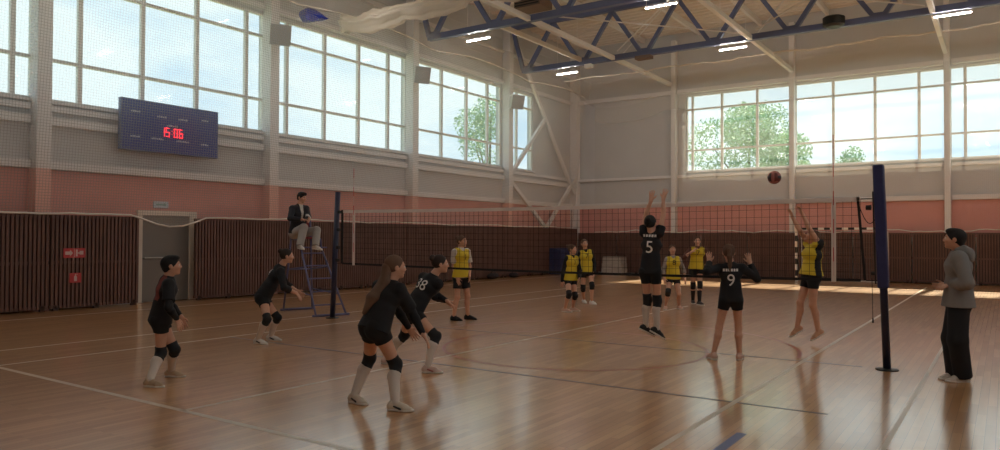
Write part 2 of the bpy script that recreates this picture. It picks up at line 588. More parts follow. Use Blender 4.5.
# fluorescent lamps on rods
def lamp(x, y, label):
    t = tag(empty('fluorescent_lamp', (x, y, 8.3)), label, 'lamp', 'fluorescent hall lamps')
    mb = MB()
    mb.prism([(x - .5, y - .03, 8.30), (x - .5, y + .03, 8.30), (x - .5, y + .05, 8.33), (x - .5, y + .05, 8.35), (x - .5, y - .05, 8.35), (x - .5, y - .05, 8.33)], (1.0, 0, 0))
    mb.build('lamp_housing', M['white'], t)
    for d in (0,):
        MB().tube([(x - .46, y + d, 8.286), (x + .46, y + d, 8.286)], .016, 8).build('lamp_tube', M['tube'], t)
    for d in (-.45, .45):
        MB().tube([(x + d, y, 8.34), (x + d, y, ZC - .01)], .008, 5).build('lamp_rod', M['white'], t)
lamp(-14.6, 19.9, 'lit fluorescent lamp at the window wall end of the nearer truss')
lamp(-8.1, 19.3 + .6, 'lit fluorescent lamp at the top edge of the picture beside the nearer truss')
lamp(-1.4, 19.9, 'lit fluorescent lamp out of sight past the nearer truss')
lamp(-14.6, 26.0, 'lit fluorescent lamp under the left end of the farther truss')
lamp(-7.85, 25.8, 'lit fluorescent lamp just below the middle of the farther truss')
lamp(-1.25, 25.5, 'lit fluorescent lamp above the far windows beside the standing man')
for yy in (1.8, 7.8, 13.8):  # rows out of view, added to brighten the hall
    for xx, w in ((-14.6, 'window wall side'), (-7.7, 'left of the court'), (-1.3, 'over the court'), (4.0, 'right wall side')):
        lamp(xx, yy, 'unseen lit fluorescent lamp added on the %s, row %s from the near end' % (w, {1.8: 'first', 7.8: 'second', 13.8: 'third'}[yy]))
lamp(4.0, 19.9, 'unseen lit fluorescent lamp added on the right wall side beside the nearer truss')  # this lamp and the next are out of view, added for their light
lamp(4.0, 25.6, 'unseen lit fluorescent lamp added on the right wall side beside the farther truss')

# round drum on the truss and small boxes under it
db = MB().tube([(-4.46, 25.2, 8.36), (-4.46, 25.2, 8.42), (-4.46, 25.2, 8.66), (-4.46, 25.2, 8.70)], [.2, .33, .33, .26], 24)
tag(db.build('round_siren', M['black'], smooth=False), 'round dark drum fitted to the farther truss above the wide window', 'siren')
vb = tag(empty('air_heater', (-12.9, 20.4, 9.4)), 'brown box air heater hanging behind the nearer truss', 'heater')
MB().box((-13.3, 20.1, 9.15), (-12.3, 20.9, 9.75)).build('heater_casing', mat('brown_metal', (120, 98, 84), .6), vb, bevel=.02)
g = MB()
for i in range(6):
    g.box((-13.25, 20.07, 9.2 + .085 * i), (-12.35, 20.1, 9.24 + .085 * i))
g.build('louver_grille', M['black'], vb)
for xx in (-13.1, -12.5):
    MB().tube([(xx, 20.5, 9.75), (xx, 20.5, ZC)], .012, 6).build('hanger_rod', M['white'], vb)
jb = MB().box((-13.45, 25.28, 8.22), (-13.15, 25.5, 8.37))
tag(jb.build('junction_box', M['white'], bevel=.01), 'small white box under the farther truss near its left end', 'box')
jb = MB().box((-11.3, 25.2, 8.25), (-10.7, 25.55, 8.37))
tag(jb.build('junction_box', mat('brown_box', (112, 92, 80), .6), bevel=.01), 'flat brown box under the farther truss at a web joint', 'box')

# loudspeakers on the columns
def speaker(y, label):
    x = XL + .364
    t = tag(empty('loudspeaker', (x, y, 7.4)), label, 'speaker', 'loudspeakers on the columns')
    c = Vector((x + .28, y - .1, 7.24))
    d = Vector((.82, -.45, -.3)).normalized()
    s = d.cross(Vector((0, 0, 1))).normalized()
    u = s.cross(d)
    def q(a, b, e): return c + d * a + s * b + u * e
    mb = MB()
    hw, hh, dp = .29, .29, .2
    f = [q(dp, -hw, -hh), q(dp, hw, -hh), q(dp, hw, hh), q(dp, -hw, hh)]
    k = [q(-dp, -hw * .62, -hh * .9), q(-dp, hw * .62, -hh * .9), q(-dp, hw * .62, hh * .9), q(-dp, -hw * .62, hh * .9)]
    mb.add(f + k, [(0, 1, 2, 3), (7, 6, 5, 4), (1, 0, 4, 5), (2, 1, 5, 6), (3, 2, 6, 7), (0, 3, 7, 4)])
    mb.build('speaker_cabinet', mat('speaker_white', (196, 194, 192), .5), t, bevel=.012)
    g = MB()
    f2 = [q(dp + .006, -hw + .02, -hh + .02), q(dp + .006, hw - .02, -hh + .02), q(dp + .006, hw - .02, hh - .02), q(dp + .006, -hw + .02, hh - .02)]
    g.prism(f2, d * .012)
    g.build('speaker_grille', mat('speaker_grille_grey', (150, 152, 156), .7), t)
    MB().tube([(x, y, 7.24), c - d * dp], .03, 8).build('wall_bracket', M['grey'], t)
speaker(13.39, 'pale loudspeaker on the column right of the scoreboard')
speaker(19.39, 'pale loudspeaker on the column below the nearer truss')
speaker(25.39, 'pale loudspeaker on the last column before the hall corner')

# scoreboard on the window wall
def text_mesh(body, size):
    cu = bpy.data.curves.new('lettering', 'FONT')
    cu.body = body
    cu.size = size
    cu.align_x = 'CENTER'
    cu.align_y = 'CENTER'
    o = bpy.data.objects.new('lettering', cu)
    COL.objects.link(o)
    dg = bpy.context.evaluated_depsgraph_get()
    me = bpy.data.meshes.new_from_object(o.evaluated_get(dg))
    vs = [tuple(v.co) for v in me.vertices]
    fs = [tuple(p.vertices) for p in me.polygons]
    bpy.data.objects.remove(o)
    bpy.data.curves.remove(cu)
    bpy.data.meshes.remove(me)
    return vs, fs
sx = XL + .2
sb = tag(empty('scoreboard', (sx, 10.3, 4.2)), 'dark blue electronic scoreboard showing 15:06 below the windows', 'scoreboard')
y0, y1, z0, z1 = 9.05, 11.62, 3.64, 4.86
MB().box((sx, y0, z0), (sx + .12, y1, z1)).build('scoreboard_case', M['boardedge'], sb, bevel=.01)
MB().box((sx + .12, y0 + .03, z0 + .03), (sx + .128, y1 - .03, z1 - .03)).build('scoreboard_face', M['board'], sb)
SEG = {'0': 'abcdef', '1': 'bc', '5': 'afgcd', '6': 'afgedc'}
def seven(ch, yc, zc, w, h, mb, x):
    t = .018
    P = {'a': (-w / 2, w / 2, h / 2, h / 2), 'g': (-w / 2, w / 2, 0, 0), 'd': (-w / 2, w / 2, -h / 2, -h / 2),
         'f': (-w / 2, -w / 2, 0, h / 2), 'b': (w / 2, w / 2, 0, h / 2), 'e': (-w / 2, -w / 2, -h / 2, 0), 'c': (w / 2, w / 2, -h / 2, 0)}
    for s in SEG[ch]:
        ya, yb, za, zb = P[s]
        mb.box((x, yc + ya - t / 2, zc + za - t / 2), (x + .004, yc + yb + t / 2, zc + zb + t / 2))
dg_ = MB()
for ch, yc in (('1', 10.09), ('5', 10.215), ('0', 10.425), ('6', 10.565)):
    seven(ch, yc, 4.16, .078, .2, dg_, sx + .128)
for z in (4.12, 4.2):
    dg_.box((sx + .128, 10.316, z - .007), (sx + .132, 10.33, z + .007))
dg_.build('clock_digits', M['led'], sb)
lb = MB()
for yc, zc, w in ((9.41, 4.57, .24), (10.06, 4.52, .26), (10.62, 4.52, .26), (11.23, 4.58, .2), (9.4, 3.97, .24), (9.96, 3.97, .32), (10.62, 3.97, .36), (11.23, 3.96, .22), (10.35, 4.33, .3)):
    n = int(w / .045)
    for i in range(n):
        a = yc - w / 2 + i * w / n
        lb.box((sx + .128, a, zc - .022), (sx + .131, a + w / n * .68, zc + (.022 if i % 3 else .012)))
lb.build('caption_marks', M['mark'], sb)
for yy in (9.5, 11.1):
    MB().box((XL, yy - .04, 4.05), (sx, yy + .04, 4.15)).build('wall_bracket', M['grey'], sb)

# exit sign over the door, and two red signs on the slatted panel
ex = tag(empty('exit_sign', (XL, 10.23, 2.4)), 'small lit pale exit sign box above the grey door', 'sign')
MB().box((XL, 10.04, 2.31), (XL + .06, 10.42, 2.47)).build('sign_box', M['exitlit'], ex, bevel=.005)
MB().box((XL + .06, 10.1, 2.375), (XL + .063, 10.3, 2.405)).prism([(XL + .06, 10.3, 2.35), (XL + .06, 10.37, 2.39), (XL + .06, 10.3, 2.43)], (.003, 0, 0)).build('arrow_mark', mat('exit_green', (112, 150, 140), .5), ex)

# ================================================================ slatted screens along the walls
def screen(axis, a, b, z1, label, parts=1):
    d0, d1 = (.40, .48) if axis == 0 else (.36, .44)
    def P(t, z, d):
        return (XL + d, t, z) if axis == 0 else (t, YF - d, z)
    t_ = tag(empty('slatted_screen', P((a + b) / 2, 0, .2)), label, 'wall screen', 'slatted screens along the walls')
    MB().box(P(a + .01, .05, d0), P(b - .01, z1, d0 + .02)).build('backing_board', M['slatback'], t_)
    sl = MB()
    n = int(round((b - a) / .085))
    for i in range(n):
        c = a + (i + .5) * (b - a) / n
        sl.box(P(c - .026, .05, d0 + .02), P(c + .026, z1, d1))
    for z in (.05, z1 / 2 - .03, z1 - .06):
        sl.box(P(a, z, d0), P(b, z + .06, d0 + .05))
    sl.build('slats', M['slat'], t_)
    for c in (a + .12, (a + b) / 2, b - .12):
        MB().box(P(c - .05, 0, d0), P(c + .05, .12, d1)).build('foot', M['slatback'], t_)
screen(0, 3.6, 5.52, 2.06, 'brown slatted screen on the window wall, first of the row at its near end')
screen(0, 5.54, 7.48, 2.06, 'brown slatted screen on the window wall left of the red signs')
screen(0, 7.5, 9.45, 2.06, 'brown slatted screen carrying the two red signs, left of the grey door')
yy = 10.9
for i in range(10):
    screen(0, yy, yy + (1.96 if i < 9 else 2.2), 2.06, 'brown slatted screen on the window wall, %s to the right of the grey door' % ORD[i])
    yy += 1.98
xx = XL + .49
for i in range(9):
    screen(1, xx, xx + 1.97, 1.86, 'brown slatted screen on the far end wall, %s from the hall corner' % ORD[i])
    xx += 1.99
# red signs hang on the screen
rx = XL + .482
s1 = tag(empty('fire_sign', (rx, 7.98, 1.2)), 'wide red fire sign with two white pictures on the slatted screen', 'sign')
MB().box((rx, 7.750, 1.13), (rx + .008, 8.210, 1.34)).build('sign_plate', M['red'], s1)
g = MB()
g.prism([(rx + .008, 7.790, 1.2), (rx + .008, 7.890, 1.2), (rx + .008, 7.890, 1.16), (rx + .008, 7.950, 1.235), (rx + .008, 7.890, 1.31), (rx + .008, 7.890, 1.27), (rx + .008, 7.790, 1.27)], (.002, 0, 0))
g.box((rx + .008, 7.975, 1.15), (rx + .01, 7.985, 1.32))
g.box((rx + .008, 8.010, 1.16), (rx + .01, 8.050, 1.31)); g.box((rx + .008, 8.090, 1.2), (rx + .01, 8.170, 1.28)); g.box((rx + .008, 8.050, 1.22), (rx + .01, 8.090, 1.25))
g.build('sign_picture', M['signwhite'], s1)
s2 = tag(empty('fire_sign', (rx, 8.01, .7)), 'small square red extinguisher sign below the wide red sign', 'sign')
MB().box((rx, 7.890, .585), (rx + .008, 8.130, .8)).build('sign_plate', M['red'], s2)
g = MB()
g.prism([(rx + .008, 7.980, .62), (rx + .008, 8.040, .62), (rx + .008, 8.040, .72), (rx + .008, 8.020, .745), (rx + .008, 8.020, .765), (rx + .008, 8.060, .765), (rx + .008, 8.060, .775), (rx + .008, 8.000, .775), (rx + .008, 8.000, .745), (rx + .008, 7.980, .72)], (.002, 0, 0))
g.build('sign_picture', M['signwhite'], s2)

# ================================================================ protective netting
random.seed(3)
def sheet(rows, name, mt, parent=None):
    """rows: list of polylines of equal length; one skin between them"""
    n = len(rows[0])
    vs = [p for r in rows for p in r]
    fs = [(i * n + j, i * n + j + 1, (i + 1) * n + j + 1, (i + 1) * n + j) for i in range(len(rows) - 1) for j in range(n - 1)]
    return MB().add(vs, fs).build(name, mt, parent, smooth=True)
def wob(t, s): return math.sin(t * 1.7 + s) * .5 + math.sin(t * 3.9 + 2 * s) * .3 + math.sin(t * 9.1 + s) * .2
nl = tag(empty('protective_net', (XL + .55, 15, 2)), 'white protective netting hung along the window wall', 'netting')
ys = np.linspace(1.4, 30.3, 90)
def xl(y, z): return XL + .55 + .22 * z + .05 * wob(y, z)
def foot_l(y):
    if 9.3 < y < 11.2:
        return 2.1 - .26 * math.sin((y - 9.3) / 1.9 * math.pi)
    return 2.1 + .035 * wob(y * .8, 1)
def head_l(y): return 8.12 + .22 * abs(math.sin((y - 1.4) / 6 * math.pi)) - .1
rows = []
for k in range(9):
    t = k / 8
    rows.append([(xl(y, t * 3), y, foot_l(y) * (1 - t) + head_l(y) * t) for y in ys])
sheet(rows, 'net_skirt', M['netside'], nl)
MB().tube([(xl(y, 0), y, foot_l(y)) for y in ys], .022, 6).build('lower_rope', M['rope'], nl, smooth=True)
# the top is gathered and drapes inwards to the roof
sheet([[(XL + 1.21 + .35 * t + .05 * wob(y, t * 5), y, head_l(y) - .16 * math.sin(t * 3.14) + .55 * t * t + .05 * wob(y * 2, t * 3)) for y in ys] for t in np.linspace(0, 1, 7)], 'gathered_top', M['net'], nl)
MB().tube([(xl(y, 3), y, head_l(y)) for y in ys], .02, 6).build('upper_rope', M['rope'], nl, smooth=True)

nf = tag(empty('protective_net', (-6, YF - .6, 2)), 'white protective netting hung across the far end wall', 'netting')
xs = np.linspace(XL + 1.4, 4.5, 90)
def yf(x, z): return YF - .5 + .05 * wob(x, z)
def foot_f(x): return 1.93 + .07 * wob(x * 1.1, 2)
def head_f(x): return 8.05 - .3 * (1 if x > -11 else 0) * 0 - .18 * abs(math.sin((x + 12.1) / 5.2 * math.pi)) * (1 if x > -12.1 else 2.2)
rows = []
for k in range(9):
    t = k / 8
    rows.append([(x, yf(x, t * 3), foot_f(x) * (1 - t) + head_f(x) * t) for x in xs])
sheet(rows, 'net_skirt', M['netend'], nf)
MB().tube([(x, yf(x, 0), foot_f(x)) for x in xs], .02, 6).build('lower_rope', M['rope'], nf, smooth=True)
def drape(x, t):
    """from the wall head out to the rope that hangs below the farther truss"""
    ya, yb = YF - .5, 28.0
    y = ya + (yb - ya) * t
    z = head_f(x) * (1 - t) + (8.47 + .06 * wob(x, 1)) * t - .16 * math.sin(math.pi * t)
    return (x, y, z)
sheet([[drape(x, t) for x in xs] for t in np.linspace(0, 1, 8)], 'net_drape', M['net'], nf)
sheet([[(x, YF - .52, head_f(x) - .75 * t + .06 * t * wob(x, 3)) for x in xs] for t in np.linspace(0, 1, 4)], 'doubled_hem', M['net'], nf)
MB().tube([drape(x, 1) for x in xs], .03, 6).build('upper_rope', M['rope'], nf, smooth=True)

# rolled up dividing net under the roof, with a blue cloth cover at its end
rm_v, rm_f = [], []
NS, NT = 150, 40
for i in range(NS):
    x = -16.15 + i * .145
    cy, cz = 15.3 + .05 * wob(x, 2), 8.04 + .07 * wob(x * 1.3, 1) - .16 * abs(math.sin(x * .55))
    r0 = .23 + .06 * wob(x * 1.6, 4)
    for j in range(NT):
        t = 2 * math.pi * j / NT
        f = 1 + .16 * math.sin(6 * t + 1.4 * math.sin(x * 1.1)) + .10 * math.sin(11 * t - 1.1 * x) + .06 * math.sin(3 * t + 5 * x)
        drop = 1.25 if math.sin(t) < 0 else .9
        rm_v.append((x, cy + r0 * f * math.cos(t), cz + r0 * f * drop * math.sin(t)))
for i in range(NS - 1):
    for j in range(NT):
        a, b = i * NT + j, i * NT + (j + 1) % NT
        rm_f.append((a, b, b + NT, a + NT))
rm_f += [tuple(range(NT)), tuple(range((NS - 1) * NT, NS * NT))]
tag(MB().add(rm_v, rm_f).build('rolled_net', M['netthick'], smooth=True), 'white dividing net rolled up and hanging in swags under the roof', 'netting')
cb = MB()
prof = [(0, -.06, .10), (.15, -.2, .2), (.4, -.17, .2), (.7, -.08, .12), (.95, -.02, .03)]
ring_pts = []
for s, lo, hi in prof:
    c = Vector((-16.25, 13.78, 7.88)) + Vector((.08, .8, .02)) * s
    ring_pts.append([c + Vector((dx, 0, dz)) for dx, dz in ((-.12, lo), (.1, lo * .9), (.16, (lo + hi) / 2), (.09, hi), (-.1, hi * .85), (-.15, (lo + hi) / 2))])
vs = [p for r_ in ring_pts for p in r_]
fs = [(i * 6 + j, i * 6 + (j + 1) % 6, (i + 1) * 6 + (j + 1) % 6, (i + 1) * 6 + j) for i in range(4) for j in range(6)] + [tuple(range(5, -1, -1)), tuple(range(24, 30))]
cb.add(vs, fs)
tag(cb.build('cloth_bundle', M['cloth']), 'folded blue cloth bundle hanging at the roof above the second window bay', 'cloth')

# ================================================================ volleyball net
NY, NX0, NX1, NZ0, NZ1 = 10.17, -10.76, -1.5, 1.09, 2.11
vn = tag(empty('volleyball_net', ((NX0 + NX1) / 2, NY, 1.6)), 'volleyball net with white top band stretched between the two posts', 'net')
def sag(x): return -.03 * math.sin((x - NX0) / (NX1 - NX0) * math.pi)
net = MB()
nx = int((NX1 - NX0) / .1)
for i in range(nx + 1):
    x = NX0 + (NX1 - NX0) * i / nx
    net.bar((x, NY, NZ0 + sag(x)), (x, NY, NZ1 + sag(x)), .0042, .0042, up=(0, 1, 0))
for k in range(1, 10):
    z = NZ0 + (NZ1 - NZ0) * k / 10
    for i in range(12):
        a = NX0 + (NX1 - NX0) * i / 12
        b = NX0 + (NX1 - NX0) * (i + 1) / 12
        net.bar((a, NY, z + sag(a)), (b, NY, z + sag(b)), .0042, .0042)
net.build('net_mesh', M['netcord'], vn)
def strip(z, h, mt, name, t=.012):
    mb = MB()
    for i in range(12):
        a = NX0 + (NX1 - NX0) * i / 12
        b = NX0 + (NX1 - NX0) * (i + 1) / 12
        mb.bar((a, NY, z + sag(a)), (b, NY, z + sag(b)), t, h)
    return mb.build(name, mt, vn)
strip(NZ1, .055, M['netband'], 'top_band')
strip(NZ0, .036, M['netcord'], 'bottom_band')
MB().bar((NX0, NY, NZ0), (NX0, NY, NZ1 + .03), .014, .05, up=(1, 0, 0)).build('side_band', M['netcord'], vn)
MB().bar((NX1 + .05, NY, NZ0), (NX1 - .03, NY, NZ1 + .03), .012, .03, up=(1, 0, 0)).build('side_band', M['netcord'], vn)
PL0, PL1 = Vector((-11.02, NY, 0)), Vector((-10.89, NY, 2.5))
PR0, PR1 = Vector((-1.21, NY, 0)), Vector((-1.295, NY, 2.53))
def on(p0, p1, z): return p0 + (p1 - p0) * (z / p1.z)
for z, x in ((NZ1, NX0), (NZ0, NX0)):
    MB().tube([(x, NY, z), on(PL0, PL1, z)], .006, 5).build('tension_rope', M['netcord'], vn)
for z, x in ((NZ1, NX1 - .05), (NZ0, NX1 + .06)):
    MB().tube([(x, NY, z), on(PR0, PR1, z)], .006, 5).build('tension_rope', M['netcord'], vn)
pts = []
for i in range(13):
    t = i / 12
    x = NX1 - .03 + t * (.28)
    pts.append((x, NY - .01, NZ1 - .03 - .28 * math.sin(math.pi * t) + .0 * t))
MB().tube(pts, .005, 5).build('slack_rope', M['netcord'], vn)
MB().tube([(-1.37, NY - .02, 1.12), (-1.365, NY - .03, .95), (-1.36, NY - .03, .62)], .004, 5).build('hanging_rope', M['netcord'], vn)
MB().tube([(-1.36, NY - .03, .63), (-1.36, NY - .03, .57)], [.008, .012], 6).build('rope_weight', M['netcord'], vn)
# antennas stand in white side bands, above the net
def antenna(x, label):
    t = tag(empty('net_antenna', (x, NY, NZ0)), label, 'antenna')
    for i in range(10):
        a, b = NZ0 + .05 + i * .18, NZ0 + .05 + (i + 1) * .18
        MB().tube([(x, NY - .02, a), (x, NY - .02, b)], .0055, 6).build('rod_segment', M['red'] if i % 2 else M['signwhite'], t)
    MB().bar((x, NY - .012, NZ0 - .03), (x, NY - .012, NZ1 + .02), .012, .055, up=(1, 0, 0)).build('side_sleeve', M['netband'], t)
antenna(-10.43, 'thin red and white antenna in a white sleeve beside the left net post')
antenna(-1.81, 'thin red and white antenna in a white sleeve beside the right net post')

def post(p0, p1, label, pad):
    t = tag(empty('net_post', p0), label, 'post')
    if pad:
        a, b = on(p0, p1, 1.0), p1
        MB().tube([p0, on(p0, p1, 2.4)], .045, 16).build('steel_post', M['dark'], t, smooth=True)
        MB().bar(a, b, .125, .125, up=(0, 1, 0)).build('padding_sleeve', M['navy'], t, bevel=.02)
        MB().bar(on(p0, p1, 1.05) + Vector((-.085, 0, 0)), on(p0, p1, 2.2) + Vector((-.075, 0, 0)), .016, .016, up=(0, 1, 0)).build('tension_rail', M['black'], t)
        MB().tube([on(p0, p1, 2.0) + Vector((-.16, 0, 0)), on(p0, p1, 2.0) + Vector((-.10, 0, 0))], [.03, .035], 10).build('pulley', M['black'], t)
        MB().tube([on(p0, p1, 1.18) + Vector((-.13, -.0, 0)), on(p0, p1, 1.18) + Vector((-.085, 0, 0))], .025, 8).build('hook', M['black'], t)
    else:
        MB().tube([p0, p1], .052, 16).build('steel_post', M['dark'], t, smooth=True)
        for z in (2.1, 1.75, 1.4, 1.15):
            c = on(p0, p1, z)
            MB().box(c + Vector((.03, -.03, -.03)), c + Vector((.1, .03, .03))).build('rope_hook', M['black'], t)
    MB().tube([p0, p0 + Vector((0, 0, .012)), p0 + Vector((0, 0, .022))], [.13, .13, .07], 20).build('base_plate', M['black'], t)
post(PL0, PL1, 'dark slim net post beside the referee stand', False)
post(PR0, PR1, 'thick navy padded net post near the standing man', True)

# ================================================================ referee stand
u = Vector((1.67, -.5, 0)).normalized()
v = Vector((-u.y, u.x, 0))
C0 = Vector((-12.05, 10.62, 0))
def Q(a, b, z): return C0 + u * a + v * b + Vector((0, 0, z))
rs = tag(empty('referee_stand', C0), 'blue metal referee ladder chair behind the left net post', 'referee chair')
r = .021
for s in (-1, 1):
    MB().tube([Q(.78, s * .33, .03), Q(-.2, s * .23, 1.38)], r).build('front_leg', M['stand'], rs, smooth=True)
    MB().tube([Q(-.85, s * .33, .03), Q(-.72, s * .23, 1.56), Q(-.76, s * .22, 2.05)], r).build('rear_leg', M['stand'], rs, smooth=True)
    MB().tube([Q(-.72, s * .23, 1.56), Q(-.24, s * .23, 1.56), Q(-.2, s * .23, 1.38)], r).build('seat_rail', M['stand'], rs, smooth=True)
    MB().tube([Q(-.74, s * .24, 1.8), Q(-.42, s * .26, 1.79), Q(-.38, s * .25, 1.56)], .016).build('armrest', M['stand'], rs, smooth=True)
    MB().tube([Q(.5, s * .30, .42), Q(-.81, s * .31, .46)], .015).build('side_brace', M['stand'], rs, smooth=True)
    MB().tube([Q(.08, s * .25, .98), Q(-.78, s * .27, .9)], .015).build('side_brace', M['stand'], rs, smooth=True)
for a, nm in ((.78, 'base_bar'), (-.85, 'base_bar')):
    MB().tube([Q(a, -.40, .025), Q(a, .40, .025)], .025).build(nm, M['stand'], rs, smooth=True)
for k in range(5):
    t = (k + .75) / 5.2
    a, hw, z = .78 - .98 * t, .33 - .10 * t, .03 + 1.35 * t
    MB().bar(Q(a, -hw, z), Q(a, hw, z), .06, .025, up=(0, 0, 1)).build('step', M['stand'], rs)
MB().tube([Q(-.78, -.27, .9), Q(-.78, .27, .9)], .015).build('rear_rung', M['stand'], rs, smooth=True)
st = MB().bar(Q(-.74, 0, 1.585), Q(-.26, 0, 1.585), .46, .05)
st.build('seat', M['seatred'], rs, bevel=.012)
MB().bar(Q(-.775, -.22, 1.9), Q(-.775, .22, 1.9), .03, .28).build('backrest', M['seatred'], rs, bevel=.01)
MB().bar(Q(-.1, -.26, 1.385), Q(-.1, .26, 1.385), .26, .025).build('footrest', M['stand'], rs)

# ================================================================ ball
def volleyball(c, rad, label):
    mb = MB()
    n = 12
    for f in range(6):
        ax = f // 2
        sg = 1 if f % 2 else -1
        for i in range(n):
            for j in range(n):
                vs = []
                for (a, b) in ((i, j), (i + 1, j), (i + 1, j + 1), (i, j + 1)):
                    p = [math.tan((2 * a / n - 1) * math.pi / 4), math.tan((2 * b / n - 1) * math.pi / 4)]
                    q = [0, 0, 0]
                    q[ax] = sg
                    q[(ax + 1) % 3] = p[0]
                    q[(ax + 2) % 3] = p[1]
                    w = Vector(q).normalized()
                    vs.append(Vector(c) + w * rad)
                band = j // 4
                edge = (j % 4 == 0 and False)
                mb.add(vs, [(0, 1, 2, 3)], [0, 1, 2][(band + f // 2) % 3])
    o = mb.build('volleyball', [mat('ball_maroon', (112, 52, 46), .5), mat('ball_dark', (62, 46, 48), .5), mat('ball_rose', (168, 104, 96), .5)])
    bm = bmesh.new()
    bm.from_mesh(o.data)
    bmesh.ops.remove_doubles(bm, verts=bm.verts, dist=1e-4)
    bmesh.ops.recalc_face_normals(bm, faces=bm.faces)
    for fc in bm.faces: fc.smooth = True
    # grooves between the panels
    for e in list(bm.edges):
        if len(e.link_faces) == 2 and e.link_faces[0].material_index != e.link_faces[1].material_index:
            for q in e.verts:
                d = q.co - Vector(c)
                q.co = Vector(c) + d.normalized() * (rad * .975)
    bm.to_mesh(o.data)
    bm.free()
    tag(o, label, 'ball')
volleyball((-3.0, 12.0, 2.575), .104, 'maroon and dark volleyball in the air above the net')

# ================================================================ handball goal on the far side
gx0, gx1, gy = -6.55, -3.55, 29.4
hg = tag(empty('handball_goal', (-5.05, gy, 0)), 'handball goal with black and white striped frame at the far wall', 'goal')
def striped(a, b, n, name):
    mb = MB()
    a, b = Vector(a), Vector(b)
    for i in range(n):
        mb.bar(a + (b - a) * (i / n), a + (b - a) * ((i + 1) / n), .08, .08, up=(0, 1, 0), k=i % 2)
    mb.build(name, [M['stripewhite'], M['stripeblack']], hg)
striped((gx0, gy, 0), (gx0, gy, 1.96), 9, 'goal_post')
striped((gx1, gy, 0), (gx1, gy, 1.96), 9, 'goal_post')
striped((gx0 - .04, gy, 2.0), (gx1 + .04, gy, 2.0), 15, 'crossbar')
for x in (gx0, gx1):
    MB().tube([(x, gy, 1.95), (x, gy + .8, 1.9), (x, gy + 1.0, .03), (x, gy, .03)], .018, 6).build('side_stay', M['stripewhite'], hg)
MB().tube([(gx0, gy + 1.0, .03), (gx1, gy + 1.0, .03)], .02, 6).build('ground_bar', M['stripewhite'], hg)
gn = MB()
for i in range(31):
    x = gx0 + .1 * i
    gn.tube([(x, gy + .05, 1.96), (x, gy + .8, 1.9), (x, gy + 1.0, .05)], .0018, 4, caps=False)
for z, yb in ((1.7, .83), (1.5, .85), (1.3, .87), (1.1, .89), (.9, .91), (.7, .93), (.5, .95), (.3, .97)):
    gn.tube([(gx0, gy, z), (gx0, gy + yb, z), (gx1, gy + yb, z), (gx1, gy, z)], .0018, 4, caps=False)
gn.build('goal_net', M['grey'], hg)

# ================================================================ things along the far wall
gm = tag(empty('gym_mat', (-16.45, 28.9, 0)), 'navy folded gym mat standing upright against the slatted screens near the hall corner', 'gym mat')
for i in range(3):
    MB().box((-16.74 + .2 * i, 28.2 + .04 * (i % 2), 0.0), (-16.55 + .2 * i, 29.75, 1.16 - .03 * i)).build('mat_fold', M['matblue'], gm, bevel=.03)
wb = tag(empty('vaulting_box', (-14.7, 30.5, 0)), 'pale grey wooden vaulting box at the far wall behind two yellow players', 'vaulting box')
for i in range(3):
    MB().box((-15.15 + .02 * i, 30.2, .02 + .235 * i), (-14.15 - .02 * i, 30.8, .245 + .235 * i)).build('box_tier', M['boxgrey'], wb, bevel=.012)
MB().box((-15.1, 30.18, .725), (-14.2, 30.82, .78)).build('padded_top', mat('pad_grey', (150, 140, 134), .7), wb, bevel=.02)
# low dark bags on the floor by the window wall
def bag(c, s, label):
    mb = MB()
    c = Vector(c)
    pr_ = [(-1, .25), (-.8, .8), (-.3, 1), (.3, .95), (.8, .75), (1, .3)]
    rows = []
    for t, q in pr_:
        rows.append([c + Vector((s[0] * q * math.cos(a) * .5, s[1] * t * .5, s[2] * (.5 + .5 * q * math.sin(a)))) for a in [2 * math.pi * j / 10 for j in range(10)]])
    vs = [p for r_ in rows for p in r_]
    fs = [(i * 10 + j, i * 10 + (j + 1) % 10, (i + 1) * 10 + (j + 1) % 10, (i + 1) * 10 + j) for i in range(5) for j in range(10)] + [tuple(range(9, -1, -1)), tuple(range(50, 60))]
    mb.add(vs, fs)
    t = mb.build('sports_bag', mat('bag_dark', (46, 40, 46), .8), smooth=True)
    tag(t, label, 'bag')
    MB().tube([c + Vector((0, -s[1] * .25, s[2] * .93)), c + Vector((.02, -s[1] * .15, s[2] * 1.25)), c + Vector((.02, s[1] * .15, s[2] * 1.25)), c + Vector((0, s[1] * .25, s[2] * .93))], .015, 6).build('bag_handle', M['black'], t, smooth=True)
bag((-16.55, 23.6, 0), (.3, .62, .24), 'dark sports bag on the floor by the window wall, nearer of two')
bag((-16.57, 25.1, 0), (.28, .5, .2), 'dark sports bag on the floor by the window wall, farther of two')

